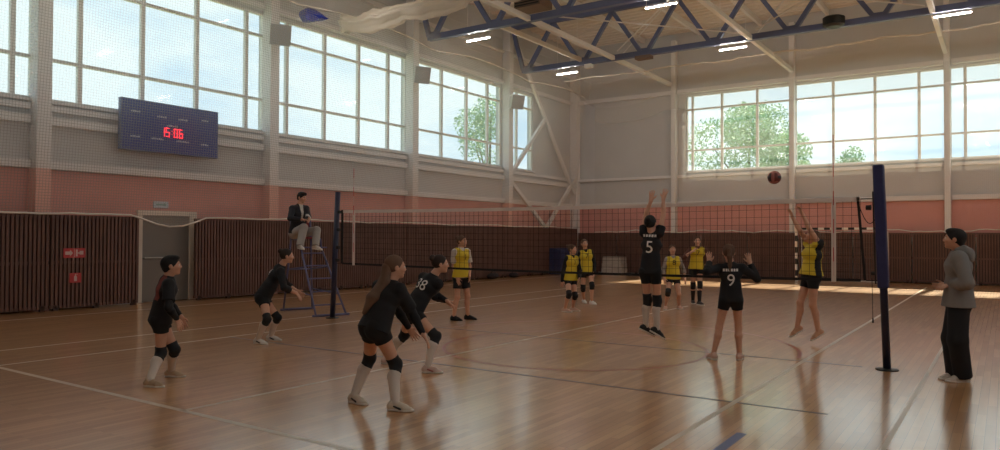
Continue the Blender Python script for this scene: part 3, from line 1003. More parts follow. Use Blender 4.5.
# ================================================================ trees outside
def tree(name, c, top, spread, n, seed, label, h0=1.5):
    rnd = random.Random(seed)
    t = tag(empty(name, c), label, 'tree', 'trees outside the windows')
    c = Vector(c)
    tr = MB()
    tr.tube([c + Vector((0, 0, -.3)), c + Vector((.1, 0, top * .3)), c + Vector((-.05, .1, top * .75))], [.28, .2, .05], 8)
    blobs = []
    for i in range(14):
        a = rnd.uniform(0, 6.28)
        zz = rnd.uniform(.28, .93)
        rr = spread * (1 - ((zz - .5) / .55) ** 2) ** .5 * rnd.uniform(.25, .75)
        p = c + Vector((rr * math.cos(a), rr * math.sin(a), top * zz))
        blobs.append((p, spread * rnd.uniform(.28, .42)))
        if i % 2 == 0:
            tr.tube([c + Vector((0, 0, top * zz * .6)), p], [.09, .02], 5)
    tr.build('trunk', M['bark'], t)
    vs, fs = [], []
    for i in range(n):
        p, q = blobs[rnd.randrange(len(blobs))]
        d = Vector((rnd.gauss(0, 1), rnd.gauss(0, 1), rnd.gauss(0, 1))).normalized() * (q * rnd.uniform(.45, 1) ** .6)
        o = p + d
        a = Vector((rnd.gauss(0, 1), rnd.gauss(0, 1), rnd.gauss(0, 1))).normalized()
        b = a.cross(Vector((rnd.gauss(0, 1), rnd.gauss(0, 1), rnd.gauss(0, 1)))).normalized()
        s = rnd.uniform(.07, .14)
        k = len(vs)
        vs += [o - a * s, o + b * s * .45, o + a * s, o - b * s * .45]
        fs.append((k, k + 1, k + 2, k + 3))
    MB().add(vs, fs).build('crown', M['leaf'], t)
tree('broadleaf_tree', (-13.0, 46, -.25), 9.9, 4.3, 20000, 5, 'broad green tree seen through the first far end window')
tree('broadleaf_tree', (-8.7, 55, -.25), 8.3, 2.1, 5000, 8, 'small round tree low in the wide far window')
tree('broadleaf_tree', (-5.2, 58, -.25), 7.5, 1.4, 2400, 9, 'treetop just showing above the far sill, right of the round tree')
tree('broadleaf_tree', (-12.6, 57, -.25), 7.9, 1.8, 3000, 12, 'treetop just showing above the far sill, left of the round tree')
tree('broadleaf_tree', (-30.5, 43.0, -.25), 11.4, 3.6, 8000, 15, 'tall loose tree seen through the last wide side window')
JOINTS = {
 'p1': {'base': (-7.684, 4.591, 0.0), 'H': 1.52, 'P': (0.0, -0.013, 0.703), 'N': (0.071, 0.026, 1.145), 'Hd': (0.104, 0.045, 1.282), 'cf': (0.412, 0.9, -0.146), 'pf': (0.43, 0.903, 0.0), 'hf': (0.522, 0.851, 0.052), 'hu': (-0.027, -0.045, 0.999), 'S': [(-0.068, 0.084, 1.11), (0.194, -0.041, 1.079)], 'E': [(-0.043, 0.129, 0.845), (0.311, -0.111, 0.846)], 'W': [(0.14, 0.143, 0.71), (0.224, 0.044, 0.702)], 'Hn': [(0.283, 0.215, -0.935), (0.283, 0.215, -0.935)], 'L': [(-0.065, 0.017, 0.685), (0.065, -0.044, 0.685)], 'K': [(0.037, 0.132, 0.345), (0.017, -0.017, 0.317)], 'A': [(-0.171, 0.224, 0.076), (0.171, -0.224, 0.076)], 'T': [(0.87, 0.492, 0.0), (0.924, 0.383, 0.0)]},
 'p2': {'base': (-9.305, 7.224, 0.0), 'H': 1.55, 'P': (-0.017, -0.025, 0.688), 'N': (0.171, 0.156, 1.144), 'Hd': (0.248, 0.205, 1.312), 'cf': (0.399, 0.784, -0.475), 'pf': (0.522, 0.853, 0.0), 'hf': (0.578, 0.811, -0.087), 'hu': (0.051, 0.071, 0.996), 'S': [(0.028, 0.215, 1.12), (0.278, 0.061, 1.078)], 'E': [(0.102, 0.312, 0.873), (0.421, 0.012, 0.846)], 'W': [(0.307, 0.354, 0.772), (0.437, 0.225, 0.755)], 'Hn': [(0.655, 0.463, -0.597), (0.51, 0.367, -0.778)], 'L': [(-0.079, 0.014, 0.669), (0.046, -0.063, 0.669)], 'K': [(0.125, 0.134, 0.373), (0.268, -0.169, 0.38)], 'A': [(-0.076, 0.178, 0.077), (0.076, -0.178, 0.077)], 'T': [(0.91, 0.415, 0.0), (0.976, 0.217, 0.0)]},
 'p3': {'base': (-4.926, 5.082, 0.0), 'H': 1.6, 'P': (0.01, -0.008, 0.764), 'N': (0.054, 0.16, 1.164), 'Hd': (0.091, 0.181, 1.318), 'cf': (0.098, 0.914, -0.394), 'pf': (0.35, 0.937, 0.0), 'hf': (0.507, 0.86, -0.052), 'hu': (0.027, 0.045, 0.999), 'S': [(-0.103, 0.159, 1.123), (0.2, 0.119, 1.106)], 'E': [(0.012, 0.293, 0.9), (0.198, 0.299, 0.886)], 'W': [(0.046, 0.43, 0.706), (0.305, 0.342, 0.675)], 'Hn': [(0.305, 0.502, -0.809), (0.394, 0.29, -0.872)], 'L': [(-0.061, 0.018, 0.745), (0.08, -0.035, 0.745)], 'K': [(-0.222, 0.158, 0.416), (0.14, 0.134, 0.396)], 'A': [(-0.271, 0.008, 0.08), (0.271, -0.008, 0.08)], 'T': [(0.998, -0.061, 0.0), (0.91, 0.415, 0.0)]},
 'p4': {'base': (-6.054, 6.804, 0.0), 'H': 1.6, 'P': (0.056, 0.025, 0.702), 'N': (0.207, 0.241, 1.115), 'Hd': (0.284, 0.291, 1.276), 'cf': (0.091, 0.868, -0.488), 'pf': (0.507, 0.862, 0.0), 'hf': (0.648, 0.759, -0.052), 'hu': (0.034, 0.04, 0.999), 'S': [(0.045, 0.252, 1.104), (0.335, 0.183, 1.035)], 'E': [(0.186, 0.302, 0.862), (0.12, 0.329, 0.919)], 'W': [(0.18, 0.533, 0.797), (0.335, 0.36, 0.816)], 'Hn': [(0.629, 0.446, -0.637), (0.616, 0.438, -0.655)], 'L': [(-0.009, 0.064, 0.683), (0.121, -0.013, 0.683)], 'K': [(-0.214, 0.194, 0.375), (0.399, 0.066, 0.418)], 'A': [(-0.411, 0.087, 0.08), (0.411, -0.087, 0.08)], 'T': [(0.772, 0.636, 0.0), (0.843, 0.537, 0.0)]},
 'p5': {'base': (-8.759, 11.414, 0.0), 'H': 1.64, 'P': (0.004, -0.014, 0.877), 'N': (0.008, -0.023, 1.384), 'Hd': (0.025, -0.014, 1.53), 'cf': (0.972, -0.233, -0.01), 'pf': (0.972, -0.233, 0.0), 'hf': (0.997, 0.079, 0.0), 'hu': (0.0, -0.0, 1.0), 'S': [(0.044, 0.131, 1.332), (-0.029, -0.175, 1.327)], 'E': [(0.075, 0.173, 1.044), (-0.092, -0.127, 1.046)], 'W': [(0.171, 0.04, 0.861), (0.013, -0.153, 0.825)], 'Hn': [(0.387, -0.541, -0.747), (0.427, -0.104, -0.898)], 'L': [(0.022, 0.061, 0.857), (-0.014, -0.09, 0.857)], 'K': [(0.078, 0.101, 0.46), (-0.001, -0.121, 0.457)], 'A': [(0.056, 0.151, 0.082), (-0.056, -0.151, 0.082)], 'T': [(0.943, 0.334, 0.0), (0.986, 0.165, 0.0)]},
 'p7': {'base': (-7.883, 14.147, 0.0), 'H': 1.55, 'P': (0.031, 0.007, 0.722), 'N': (0.061, 0.017, 1.214), 'Hd': (0.071, 0.021, 1.357), 'cf': (0.901, -0.432, -0.046), 'pf': (0.903, -0.43, 0.0), 'hf': (0.986, 0.165, 0.0), 'hu': (0.0, -0.0, 1.0), 'S': [(0.114, 0.133, 1.157), (0.002, -0.101, 1.169)], 'E': [(0.165, 0.186, 0.891), (-0.08, -0.103, 0.905)], 'W': [(0.232, 0.024, 0.739), (-0.093, -0.138, 0.676)], 'Hn': [(0.287, -0.699, -0.654), (-0.055, -0.151, -0.987)], 'L': [(0.062, 0.073, 0.703), (-0.001, -0.059, 0.703)], 'K': [(0.165, -0.029, 0.352), (0.13, -0.236, 0.394)], 'A': [(0.016, 0.149, 0.077), (-0.016, -0.149, 0.077)], 'T': [(0.997, 0.079, 0.0), (0.997, 0.079, 0.0)]},
 'p8': {'base': (-8.446, 16.104, 0.0), 'H': 1.62, 'P': (-0.015, -0.026, 0.802), 'N': (-0.042, -0.055, 1.304), 'Hd': (-0.061, -0.072, 1.468), 'cf': (0.637, -0.771, -0.011), 'pf': (0.636, -0.772, 0.0), 'hf': (0.701, -0.713, 0.0), 'hu': (0.0, 0.0, 1.0), 'S': [(0.065, 0.034, 1.261), (-0.143, -0.138, 1.24)], 'E': [(0.118, 0.104, 0.986), (-0.23, -0.131, 0.965)], 'W': [(0.173, -0.018, 0.783), (-0.125, -0.283, 0.808)], 'Hn': [(0.224, -0.499, -0.837), (0.434, -0.627, -0.647)], 'L': [(0.044, 0.023, 0.783), (-0.074, -0.074, 0.783)], 'K': [(0.188, -0.149, 0.455), (-0.096, -0.079, 0.386)], 'A': [(0.175, -0.125, 0.081), (-0.175, 0.125, 0.081)], 'T': [(0.903, -0.43, 0.0), (0.701, -0.713, 0.0)]},
 'p9': {'base': (-4.121, 9.738, 0.24), 'H': 1.62, 'P': (0.0, 0.0, 0.92), 'N': (0.015, -0.0, 1.406), 'Hd': (0.004, -0.011, 1.581), 'cf': (-0.113, 0.994, 0.004), 'pf': (-0.113, 0.994, 0.0), 'hf': (-0.111, 0.972, 0.208), 'hu': (0.024, -0.207, 0.978), 'S': [(-0.096, -0.013, 1.443), (0.128, 0.012, 1.436)], 'E': [(-0.14, 0.143, 1.682), (0.131, 0.146, 1.692)], 'W': [(-0.047, 0.128, 1.906), (0.112, 0.196, 1.929)], 'Hn': [(0.034, 0.177, 0.984), (0.149, 0.278, 0.949)], 'L': [(-0.076, -0.009, 0.9), (0.076, 0.009, 0.9)], 'K': [(-0.065, 0.046, 0.5), (0.082, 0.039, 0.488)], 'A': [(-0.078, 0.025, 0.119), (0.101, -0.01, 0.1)], 'T': [(0.693, 0.572, -0.438), (0.687, 0.527, -0.5)]},
 'p10': {'base': (-6.25, 16.013, 0.0), 'H': 1.55, 'P': (0.018, -0.002, 0.721), 'N': (0.021, -0.01, 1.187), 'Hd': (0.013, -0.019, 1.357), 'cf': (0.537, -0.843, -0.018), 'pf': (0.537, -0.843, 0.0), 'hf': (0.493, -0.87, 0.0), 'hu': (0.0, 0.0, 1.0), 'S': [(0.13, 0.061, 1.136), (-0.089, -0.078, 1.135)], 'E': [(0.191, 0.198, 0.904), (-0.187, -0.093, 0.877)], 'W': [(0.26, 0.105, 0.702), (-0.103, -0.206, 0.692)], 'Hn': [(0.3, -0.399, -0.866), (0.36, -0.484, -0.798)], 'L': [(0.08, 0.038, 0.702), (-0.044, -0.041, 0.702)], 'K': [(0.182, -0.067, 0.352), (0.006, -0.266, 0.4)], 'A': [(0.102, 0.15, 0.077), (-0.102, -0.15, 0.077)], 'T': [(0.761, -0.649, 0.0), (0.251, -0.968, 0.0)]},
 'p11': {'base': (-6.255, 17.595, 0.0), 'H': 1.66, 'P': (0.007, -0.013, 0.9), 'N': (0.035, -0.004, 1.39), 'Hd': (0.036, -0.007, 1.549), 'cf': (0.492, -0.871, -0.013), 'pf': (0.493, -0.87, 0.0), 'hf': (0.415, -0.91, 0.0), 'hu': (0.0, 0.0, 1.0), 'S': [(0.17, 0.073, 1.325), (-0.107, -0.083, 1.343)], 'E': [(0.202, 0.151, 1.042), (-0.21, -0.274, 1.142)], 'W': [(0.243, 0.005, 0.844), (-0.014, -0.254, 1.294)], 'Hn': [(0.164, -0.586, -0.794), (0.788, 0.078, 0.61)], 'L': [(0.075, 0.026, 0.88), (-0.061, -0.051, 0.88)], 'K': [(0.131, -0.098, 0.479), (-0.084, 0.017, 0.459)], 'A': [(0.136, -0.153, 0.082), (-0.136, 0.153, 0.082)], 'T': [(0.814, -0.581, 0.0), (0.415, -0.91, 0.0)]},
 'p12': {'base': (-3.06, 9.763, 0.0), 'H': 1.54, 'P': (0.054, 0.021, 0.819), 'N': (0.052, 0.01, 1.269), 'Hd': (0.034, -0.005, 1.422), 'cf': (-0.351, 0.936, 0.022), 'pf': (-0.35, 0.937, 0.0), 'hf': (-0.382, 0.922, 0.07), 'hu': (0.027, -0.064, 0.998), 'S': [(-0.086, -0.04, 1.216), (0.19, 0.063, 1.22)], 'E': [(-0.16, -0.3, 1.167), (0.335, 0.242, 1.071)], 'W': [(-0.191, -0.109, 1.293), (0.254, 0.197, 1.282)], 'Hn': [(-0.106, 0.131, 0.986), (-0.247, 0.031, 0.969)], 'L': [(-0.014, -0.004, 0.8), (0.123, 0.047, 0.8)], 'K': [(-0.093, -0.009, 0.427), (0.122, 0.124, 0.43)], 'A': [(-0.147, -0.082, 0.077), (0.147, 0.082, 0.077)], 'T': [(-0.701, 0.713, 0.0), (-0.113, 0.994, 0.0)]},
 'p13': {'base': (-2.479, 12.084, 0.102), 'H': 1.62, 'P': (0.0, 0.0, 0.941), 'N': (0.035, 0.014, 1.389), 'Hd': (0.023, 0.003, 1.535), 'cf': (-0.709, -0.701, 0.077), 'pf': (-0.772, -0.636, 0.0), 'hf': (-0.832, -0.295, 0.469), 'hu': (0.443, 0.157, 0.883), 'S': [(0.131, -0.079, 1.429), (-0.055, 0.11, 1.437)], 'E': [(0.02, -0.202, 1.664), (-0.141, -0.081, 1.635)], 'W': [(-0.079, -0.196, 1.886), (-0.258, -0.051, 1.846)], 'Hn': [(-0.335, -0.25, 0.908), (-0.3, -0.226, 0.927)], 'L': [(0.049, -0.059, 0.921), (-0.049, 0.059, 0.921)], 'K': [(0.042, -0.074, 0.497), (-0.156, -0.004, 0.52)], 'A': [(0.109, -0.053, 0.1), (-0.207, -0.003, 0.126)], 'T': [(-0.651, -0.597, -0.469), (-0.651, -0.597, -0.469)]},
 'p14': {'base': (-0.448, 9.876, 0.0), 'H': 1.74, 'P': (0.002, -0.017, 0.918), 'N': (0.015, -0.019, 1.452), 'Hd': (-0.031, -0.054, 1.611), 'cf': (-1.0, -0.009, 0.024), 'pf': (-0.997, -0.079, 0.0), 'hf': (-0.997, 0.043, 0.07), 'hu': (0.07, -0.003, 0.998), 'S': [(0.015, -0.186, 1.393), (0.012, 0.147, 1.395)], 'E': [(0.105, -0.3, 1.12), (0.017, -0.063, 1.168)], 'W': [(-0.066, -0.103, 1.101), (-0.128, 0.134, 1.075)], 'Hn': [(-0.779, -0.528, -0.337), (-0.817, -0.558, -0.146)], 'L': [(0.008, -0.099, 0.897), (-0.005, 0.065, 0.897)], 'K': [(0.0, -0.162, 0.475), (-0.066, -0.014, 0.482)], 'A': [(0.041, -0.061, 0.086), (-0.041, 0.061, 0.086)], 'T': [(-0.824, -0.566, 0.0), (-0.783, -0.623, 0.0)]},
 'p6': {'base': (-12.369, 10.428, 1.33), 'H': 1.68, 'P': (0.0, 0.0, 0.381), 'N': (0.069, -0.025, 0.93), 'Hd': (0.114, 0.002, 1.11), 'cf': (0.975, -0.178, -0.131), 'pf': (0.983, -0.182, 0.0), 'hf': (0.965, 0.162, -0.208), 'hu': (0.205, 0.034, 0.978), 'S': [(0.092, 0.136, 0.878), (0.033, -0.18, 0.871)], 'E': [(0.309, 0.008, 0.717), (0.16, -0.347, 0.658)], 'W': [(0.499, -0.138, 0.641), (0.371, -0.212, 0.637)], 'Hn': [(0.755, -0.582, -0.302), (0.839, 0.538, -0.082)], 'L': [(0.014, 0.078, 0.36), (-0.014, -0.078, 0.36)], 'K': [(0.417, 0.143, 0.415), (0.373, -0.165, 0.469)], 'A': [(0.575, -0.024, 0.1), (0.429, -0.306, 0.111)], 'T': [(0.993, 0.078, -0.087), (0.96, -0.266, -0.087)]},
}

# ================================================================ people
# each body is one smooth surface grown from tapered limbs; clothing, hair, knee pads and shoes are parts
def V3(a): return np.array(a, dtype=float)
def nrm(a):
    a = np.asarray(a, float)
    return a / np.linalg.norm(a)

def smin(a, b, k):
    if k <= 1e-5: return np.minimum(a, b)
    h = np.maximum(k - np.abs(a - b), 0) / k
    return np.minimum(a, b) - h * h * k * .25

def rc(a, b, ra, rb, k=.02, flat=None, cut=''):
    return ('rc', V3(a), V3(b), ra, rb, k, flat, cut)
def el(c, axes, radii, k=.02):
    return ('el', V3(c), [V3(x) for x in axes], radii, k)
def sub(c, axes, radii, k=.006):
    return ('sub', V3(c), [V3(x) for x in axes], radii, k)
def clip(p, n):
    return ('clip', V3(p), nrm(n))

def bounds(prims):
    lo, hi = np.full(3, 1e9), np.full(3, -1e9)
    for p in prims:
        if p[0] == 'rc':
            r = max(p[3], p[4]) * (p[6][1] if p[6] else 1)
            for q in (p[1], p[2]):
                lo, hi = np.minimum(lo, q - r), np.maximum(hi, q + r)
        elif p[0] == 'el':
            r = max(p[3])
            lo, hi = np.minimum(lo, p[1] - r), np.maximum(hi, p[1] + r)
    return lo, hi

def field(prims, h):
    lo, hi = bounds(prims)
    lo, hi = lo - 3 * h - .01, hi + 3 * h + .01
    n = np.ceil((hi - lo) / h).astype(int) + 1
    F = np.full(n, .2, dtype=np.float32)
    ax = [lo[i] + h * np.arange(n[i]) for i in range(3)]
    for p in prims:
        if p[0] == 'clip':
            X, Y, Z = np.meshgrid(*ax, indexing='ij', sparse=True)
            d = (X - p[1][0]) * p[2][0] + (Y - p[1][1]) * p[2][1] + (Z - p[1][2]) * p[2][2]
            np.maximum(F, d.astype(np.float32), out=F)
            continue
        if p[0] == 'rc':
            r = max(p[3], p[4]) * (p[6][1] if p[6] else 1)
            k = p[5]
            blo = np.minimum(p[1], p[2]) - r - k - .03
            bhi = np.maximum(p[1], p[2]) + r + k + .03
        else:
            r = max(p[3])
            k = p[4]
            blo, bhi = p[1] - r - k - .03, p[1] + r + k + .03
        i0 = np.maximum(np.floor((blo - lo) / h).astype(int), 0)
        i1 = np.minimum(np.ceil((bhi - lo) / h).astype(int) + 1, n)
        if (i1 <= i0).any(): continue
        w = tuple(slice(a, b) for a, b in zip(i0, i1))
        X, Y, Z = np.meshgrid(*[ax[i][w[i]] for i in range(3)], indexing='ij', sparse=True)
        if p[0] == 'rc':
            a, b = p[1], p[2]
            qx, qy, qz = X - a[0], Y - a[1], Z - a[2]
            ab = b - a
            if p[6]:
                s, fac = nrm(p[6][0]), p[6][1]
                c = (qx * s[0] + qy * s[1] + qz * s[2]) * (1 - 1 / fac)
                qx, qy, qz = qx - c * s[0], qy - c * s[1], qz - c * s[2]
                ab = ab - s * (ab @ s) * (1 - 1 / fac)
            L2 = max(ab @ ab, 1e-9)
            t0 = (qx * ab[0] + qy * ab[1] + qz * ab[2]) / L2
            t = np.clip(t0, 0, 1)
            d = np.sqrt((qx - t * ab[0]) ** 2 + (qy - t * ab[1]) ** 2 + (qz - t * ab[2]) ** 2) - (p[3] + (p[4] - p[3]) * t)
            L = math.sqrt(L2)
            if 'b' in p[7]: d = np.maximum(d, (t0 - 1) * L)
            if 'a' in p[7]: d = np.maximum(d, -t0 * L)
        else:
            c, axs, rad = p[1], p[2], p[3]
            qx, qy, qz = X - c[0], Y - c[1], Z - c[2]
            s2 = 0
            g2 = 0
            for u_, r_ in zip(axs, rad):
                q = (qx * u_[0] + qy * u_[1] + qz * u_[2]) / r_
                s2 = s2 + q * q
                g2 = g2 + (q / r_) ** 2
            k0 = np.sqrt(s2)
            d = k0 * (k0 - 1) / np.maximum(np.sqrt(g2), 1e-6)
        d = d.astype(np.float32)
        if p[0] == 'sub':
            F[w] = -smin(-F[w], d, k)
        else:
            F[w] = smin(F[w], d, k)
    return F, lo

def surface(prims, h):
    """smooth surface of the blended shapes (dual of the sampled distance)"""
    F, lo = field(prims, h)
    S = F < 0
    nx, ny, nz = F.shape
    cnt = np.zeros((nx - 1, ny - 1, nz - 1), np.int8)
    for i in (0, 1):
        for j in (0, 1):
            for k in (0, 1):
                cnt += S[i:nx - 1 + i, j:ny - 1 + j, k:nz - 1 + k]
    act = (cnt > 0) & (cnt < 8)
    idx = np.full(act.shape, -1, np.int64)
    cells = np.argwhere(act)
    idx[act] = np.arange(len(cells))
    acc = np.zeros((len(cells), 3))
    num = np.zeros(len(cells))
    cx, cy, cz = cells.T
    corner = [(i, j, k) for i in (0, 1) for j in (0, 1) for k in (0, 1)]
    for a in corner:
        for ax_ in range(3):
            if a[ax_]: continue
            b = list(a)
            b[ax_] = 1
            fa = F[cx + a[0], cy + a[1], cz + a[2]]
            fb_ = F[cx + b[0], cy + b[1], cz + b[2]]
            mk = (fa < 0) != (fb_ < 0)
            t = fa[mk] / (fa[mk] - fb_[mk])
            p = np.tile(np.array(a, float), (mk.sum(), 1))
            p[:, ax_] += t
            acc[mk] += p
            num[mk] += 1
    vs = (cells + acc / num[:, None]) * h + lo
    quads = []
    for ax_ in range(3):
        sl0 = [slice(None)] * 3
        sl1 = [slice(None)] * 3
        sl0[ax_] = slice(0, -1)
        sl1[ax_] = slice(1, None)
        ch = S[tuple(sl0)] != S[tuple(sl1)]
        e = np.argwhere(ch)
        o = [i for i in range(3) if i != ax_]
        ok = np.all([(e[:, i] > 0) & (e[:, i] < F.shape[i] - 1) for i in o], axis=0)
        e = e[ok]
        ins = S[e[:, 0], e[:, 1], e[:, 2]]
        def cell(d1, d2):
            q = e.copy()
            q[:, o[0]] -= d1
            q[:, o[1]] -= d2
            return idx[q[:, 0], q[:, 1], q[:, 2]]
        qd = np.stack([cell(1, 1), cell(0, 1), cell(0, 0), cell(1, 0)], 1)
        flip = ins if ax_ != 1 else ~ins
        qd[~flip] = qd[~flip][:, ::-1]
        quads.append(qd)
    return vs, np.concatenate(quads)

def mesh_obj(name, prims, h, mats, parent, zone=None):
    vs, qs = surface(prims, h)
    me = bpy.data.meshes.new(name)
    me.from_pydata(vs.tolist(), [], qs.tolist())
    for m_ in (mats if isinstance(mats, list) else [mats]): me.materials.append(m_)
    if zone is not None:
        c = vs[qs].mean(axis=1)
        me.polygons.foreach_set('material_index', np.asarray(zone(c), dtype=np.int32))
    me.polygons.foreach_set('use_smooth', [True] * len(qs))
    o = bpy.data.objects.new(name, me)
    COL.objects.link(o)
    if parent is not None: o.parent = parent
    return o

def wrap_text(name, body, size, target, center, out, up, mt, lift=.006):
    """lettering laid on the cloth: cast onto the garment along -out"""
    vs, fs = text_mesh(body, size)
    bm = bmesh.new()
    bv = [bm.verts.new(v) for v in vs]
    for f in fs:
        try: bm.faces.new([bv[i] for i in f])
        except ValueError: pass
    bmesh.ops.triangulate(bm, faces=bm.faces)
    bmesh.ops.subdivide_edges(bm, edges=[e for e in bm.edges if e.calc_length() > size * .15], cuts=2, use_grid_fill=False)
    bmesh.ops.triangulate(bm, faces=bm.faces)
    tree_ = BVHTree.FromPolygons([v.co[:] for v in target.data.vertices], [tuple(p.vertices) for p in target.data.polygons])
    out, up = Vector(nrm(out)), Vector(up)
    up = (up - out * up.dot(out)).normalized()
    right = up.cross(out).normalized()
    c = Vector(center)
    for v in bm.verts:
        p = c + right * v.co.x + up * v.co.y
        hit = tree_.ray_cast(p + out * .4, -out)
        v.co = (hit[0] + out * lift) if hit[0] is not None else p
    me = bpy.data.meshes.new(name)
    bm.to_mesh(me)
    bm.free()
    me.materials.append(mt)
    o = bpy.data.objects.new(name, me)
    COL.objects.link(o)
    o.parent = target
    return o

CM = {}
def cmat(name, rgb, rough=.8, **k):
    if name not in CM: CM[name] = mat(name, rgb, rough, **k)
    return CM[name]
SKIN = cmat('skin', (206, 158, 134), .55, vary=.04, scale=14)

def person(key, label, hair, hairc, kit, bare_h):
    J = JOINTS[key]
    H = J['H']
    k = H / 1.65
    g = kit.get('girth', 1.0)
    h = bare_h
    P, N, Hd = V3(J['P']), V3(J['N']), V3(J['Hd'])
    cf, pf, hf, hu = nrm(J['cf']), nrm(J['pf']), nrm(J['hf']), nrm(J['hu'])
    tu = nrm(N - P)
    cl = nrm(np.cross(tu, cf))
    pl = nrm(np.cross([0, 0, 1], pf))
    pb = -nrm(pf - tu * (pf @ tu))
    ml = nrm(cl + pl)
    hs = nrm(np.cross(hu, hf))
    S, E, Wr, Hn = [V3(x) for x in J['S']], [V3(x) for x in J['E']], [V3(x) for x in J['W']], [nrm(x) for x in J['Hn']]
    L, K, A, T = [V3(x) for x in J['L']], [V3(x) for x in J['K']], [V3(x) for x in J['A']], [nrm(x) for x in J['T']]
    tl = np.linalg.norm(N - P)
    hk = (H / 1.65) ** .5
    W0 = P + tu * tl * .40
    C0 = P + tu * tl * .73 + cf * .008

    def torso(e, parts='pwcs', hem=None):
        r = []
        q = k * g
        if 'p' in parts:
            r.append(rc(P + pl * .046 * k, P - pl * .046 * k, .096 * q + e, .098 * q + e, .03))
            for i, s in ((0, 1), (1, -1)):
                r.append(rc(L[i] + pb * .035 * k - tu * .01, L[i] + pb * .02 * k - tu * .03, .082 * q + e, .08 * q + e, .03))
        if 'w' in parts:
            r.append(rc(P, W0, .096 * q + e, .083 * q + e, .03, (ml, 1.32)))
        if 'c' in parts:
            r.append(rc(W0, C0, .083 * q + e, .096 * q + e, .03, (cl, 1.36)))
            r.append(rc(C0, N - tu * .06 * k, .096 * q + e, .062 * q + e, .03, (cl, 1.6)))
        if 's' in parts or 'b' in parts:
            for i in (0, 1):
                r.append(rc(N - tu * .05 * k, S[i], .056 * q + e, .047 * q + e, .03))
        if 's' in parts or 'n' in parts:
            r.append(rc(N - tu * .05 * k, N + (Hd - N) * .28, .066 * q + e, .05 * q + e * .4, .025))
        return r
    def arm(i, e, t0=0, t1=1, fore=0.0):
        """upper arm from t0 to t1, and fore of the forearm"""
        q = k * (.6 + .4 * g)
        r = []
        a, b = S[i], E[i]
        r.append(rc(a + (b - a) * t0, a + (b - a) * t1, (.047 - .011 * t0) * q + e, (.047 - .011 * t1) * q + e, .02, None, 'b' if fore == 0 and t1 < 1 else ''))
        if fore > 0:
            w = Wr[i]
            m1 = min(fore, .3)
            r.append(rc(b, b + (w - b) * m1, .036 * q + e, .038 * q + e, .015))
            if fore > .3:
                t = (fore - .3) / .7
                r.append(rc(b + (w - b) * .3, b + (w - b) * fore, .038 * q + e, (.038 + (.025 - .038) * t) * q + e, .015, None, 'b' if fore < 1 else ''))
        return r
    def bone_back(i):
        d = nrm(A[i] - K[i])
        f = T[i] - d * (T[i] @ d)
        return -nrm(f) if np.linalg.norm(f) > .1 else pb
    def calf(i, e, t0=0.0):
        q = k * (.6 + .4 * g)
        bb = bone_back(i)
        mid = K[i] + (A[i] - K[i]) * .32 + bb * .016 * k
        r = []
        if t0 < .3:
            a = K[i] + (A[i] - K[i]) * t0
            r.append(rc(a, mid, .051 * q + e, .053 * q + e, .02, None, 'a' if t0 > 0 else ''))
            r.append(rc(mid, A[i], .053 * q + e, .034 * q + e, .02))
        else:
            t = (t0 - .32) / .68
            a = mid + (A[i] - mid) * max(t, 0)
            r.append(rc(a, A[i], (.053 - .019 * max(t, 0)) * q + e, .034 * q + e, .02, None, 'a'))
        return r
    def hand(i):
        w, d = Wr[i], Hn[i]
        med = -cl if i == 0 else cl
        ts = med if kit.get('thumb') == 'in' else cf + med * .5
        ts = ts - d * (ts @ d)
        if np.linalg.norm(ts) < .15:
            ts = V3([0, 0, 1]) - d * d[2]
        ts = nrm(ts)
        pn = np.cross(d, ts)
        want = cf if kit.get('thumb') == 'in' else med + V3([0, 0, -.3])
        if pn @ want < 0: pn = -pn
        q = k
        r = [rc(w - d * .01, w + d * .02 * q, .024 * q, .019 * q, .012, (ts, 1.25)),
             rc(w + d * .02 * q, w + d * .075 * q, .0145 * q, .0155 * q, .014, (ts, 2.3))]
        c = kit.get('curl', .3)
        for j, ln in enumerate((.068, .077, .072, .056)):
            b = w + d * .082 * q + ts * (.029 - .0195 * j) * q
            d0 = nrm(d + ts * (.16 - .11 * j))
            for n_, (fr, cc) in enumerate(((.45, .35), (.32, 1.1), (.23, 1.7))):
                dd = nrm(d0 * math.cos(c * cc) + pn * math.sin(c * cc))
                b2 = b + dd * ln * fr * q
                r.append(rc(b, b2, (.0090 - .0008 * n_) * q, (.0084 - .0008 * n_) * q, .003))
                b = b2
        b = w + d * .022 * q + ts * .022 * q
        m_ = b + nrm(d * .65 + ts * .75 + pn * .25) * .042 * q
        t_ = m_ + nrm(d * .9 + ts * .35 + pn * .3) * .034 * q
        r += [rc(b, m_, .0125 * q, .0105 * q, .01), rc(m_, t_, .0105 * q, .0085 * q, .004)]
        return r
    ax3 = (hs, hf, hu)
    def at(s, f, u_): return Hd + (hs * s + hf * f + hu * u_) * hk
    # ---- body, one surface
    pr = torso(0)
    pr += [rc(C0 + cl * .055 * k + cf * .055 * k, C0 - cl * .055 * k + cf * .055 * k, .045 * k * g, .045 * k * g, .04)] if kit.get('female', True) else []
    for i in (0, 1):
        pr += arm(i, 0, 0, 1, 1.0) + hand(i)
        q = k * (.5 + .5 * g)
        pr += [rc(L[i], K[i], .080 * q, .052 * q, .035), el(K[i] + T[i] * .008, (hs, hf, hu), (.05 * q,) * 3, .02)]
        pr += calf(i, 0)
        dn = nrm(np.cross(T[i], np.cross([0, 0, 1.], T[i]))) if abs(T[i][2]) < .95 else -V3(hf)
        fu = nrm(V3([0, 0, 1.]) - T[i] * T[i][2])
        pr += [rc(A[i] - T[i] * .035 * k - fu * .035 * k, A[i] + T[i] * .07 * k - fu * .045 * k, .032 * k, .03 * k, .03),
               rc(A[i] + T[i] * .07 * k - fu * .045 * k, A[i] + T[i] * .135 * k - fu * .056 * k, .03 * k, .02 * k, .02)]
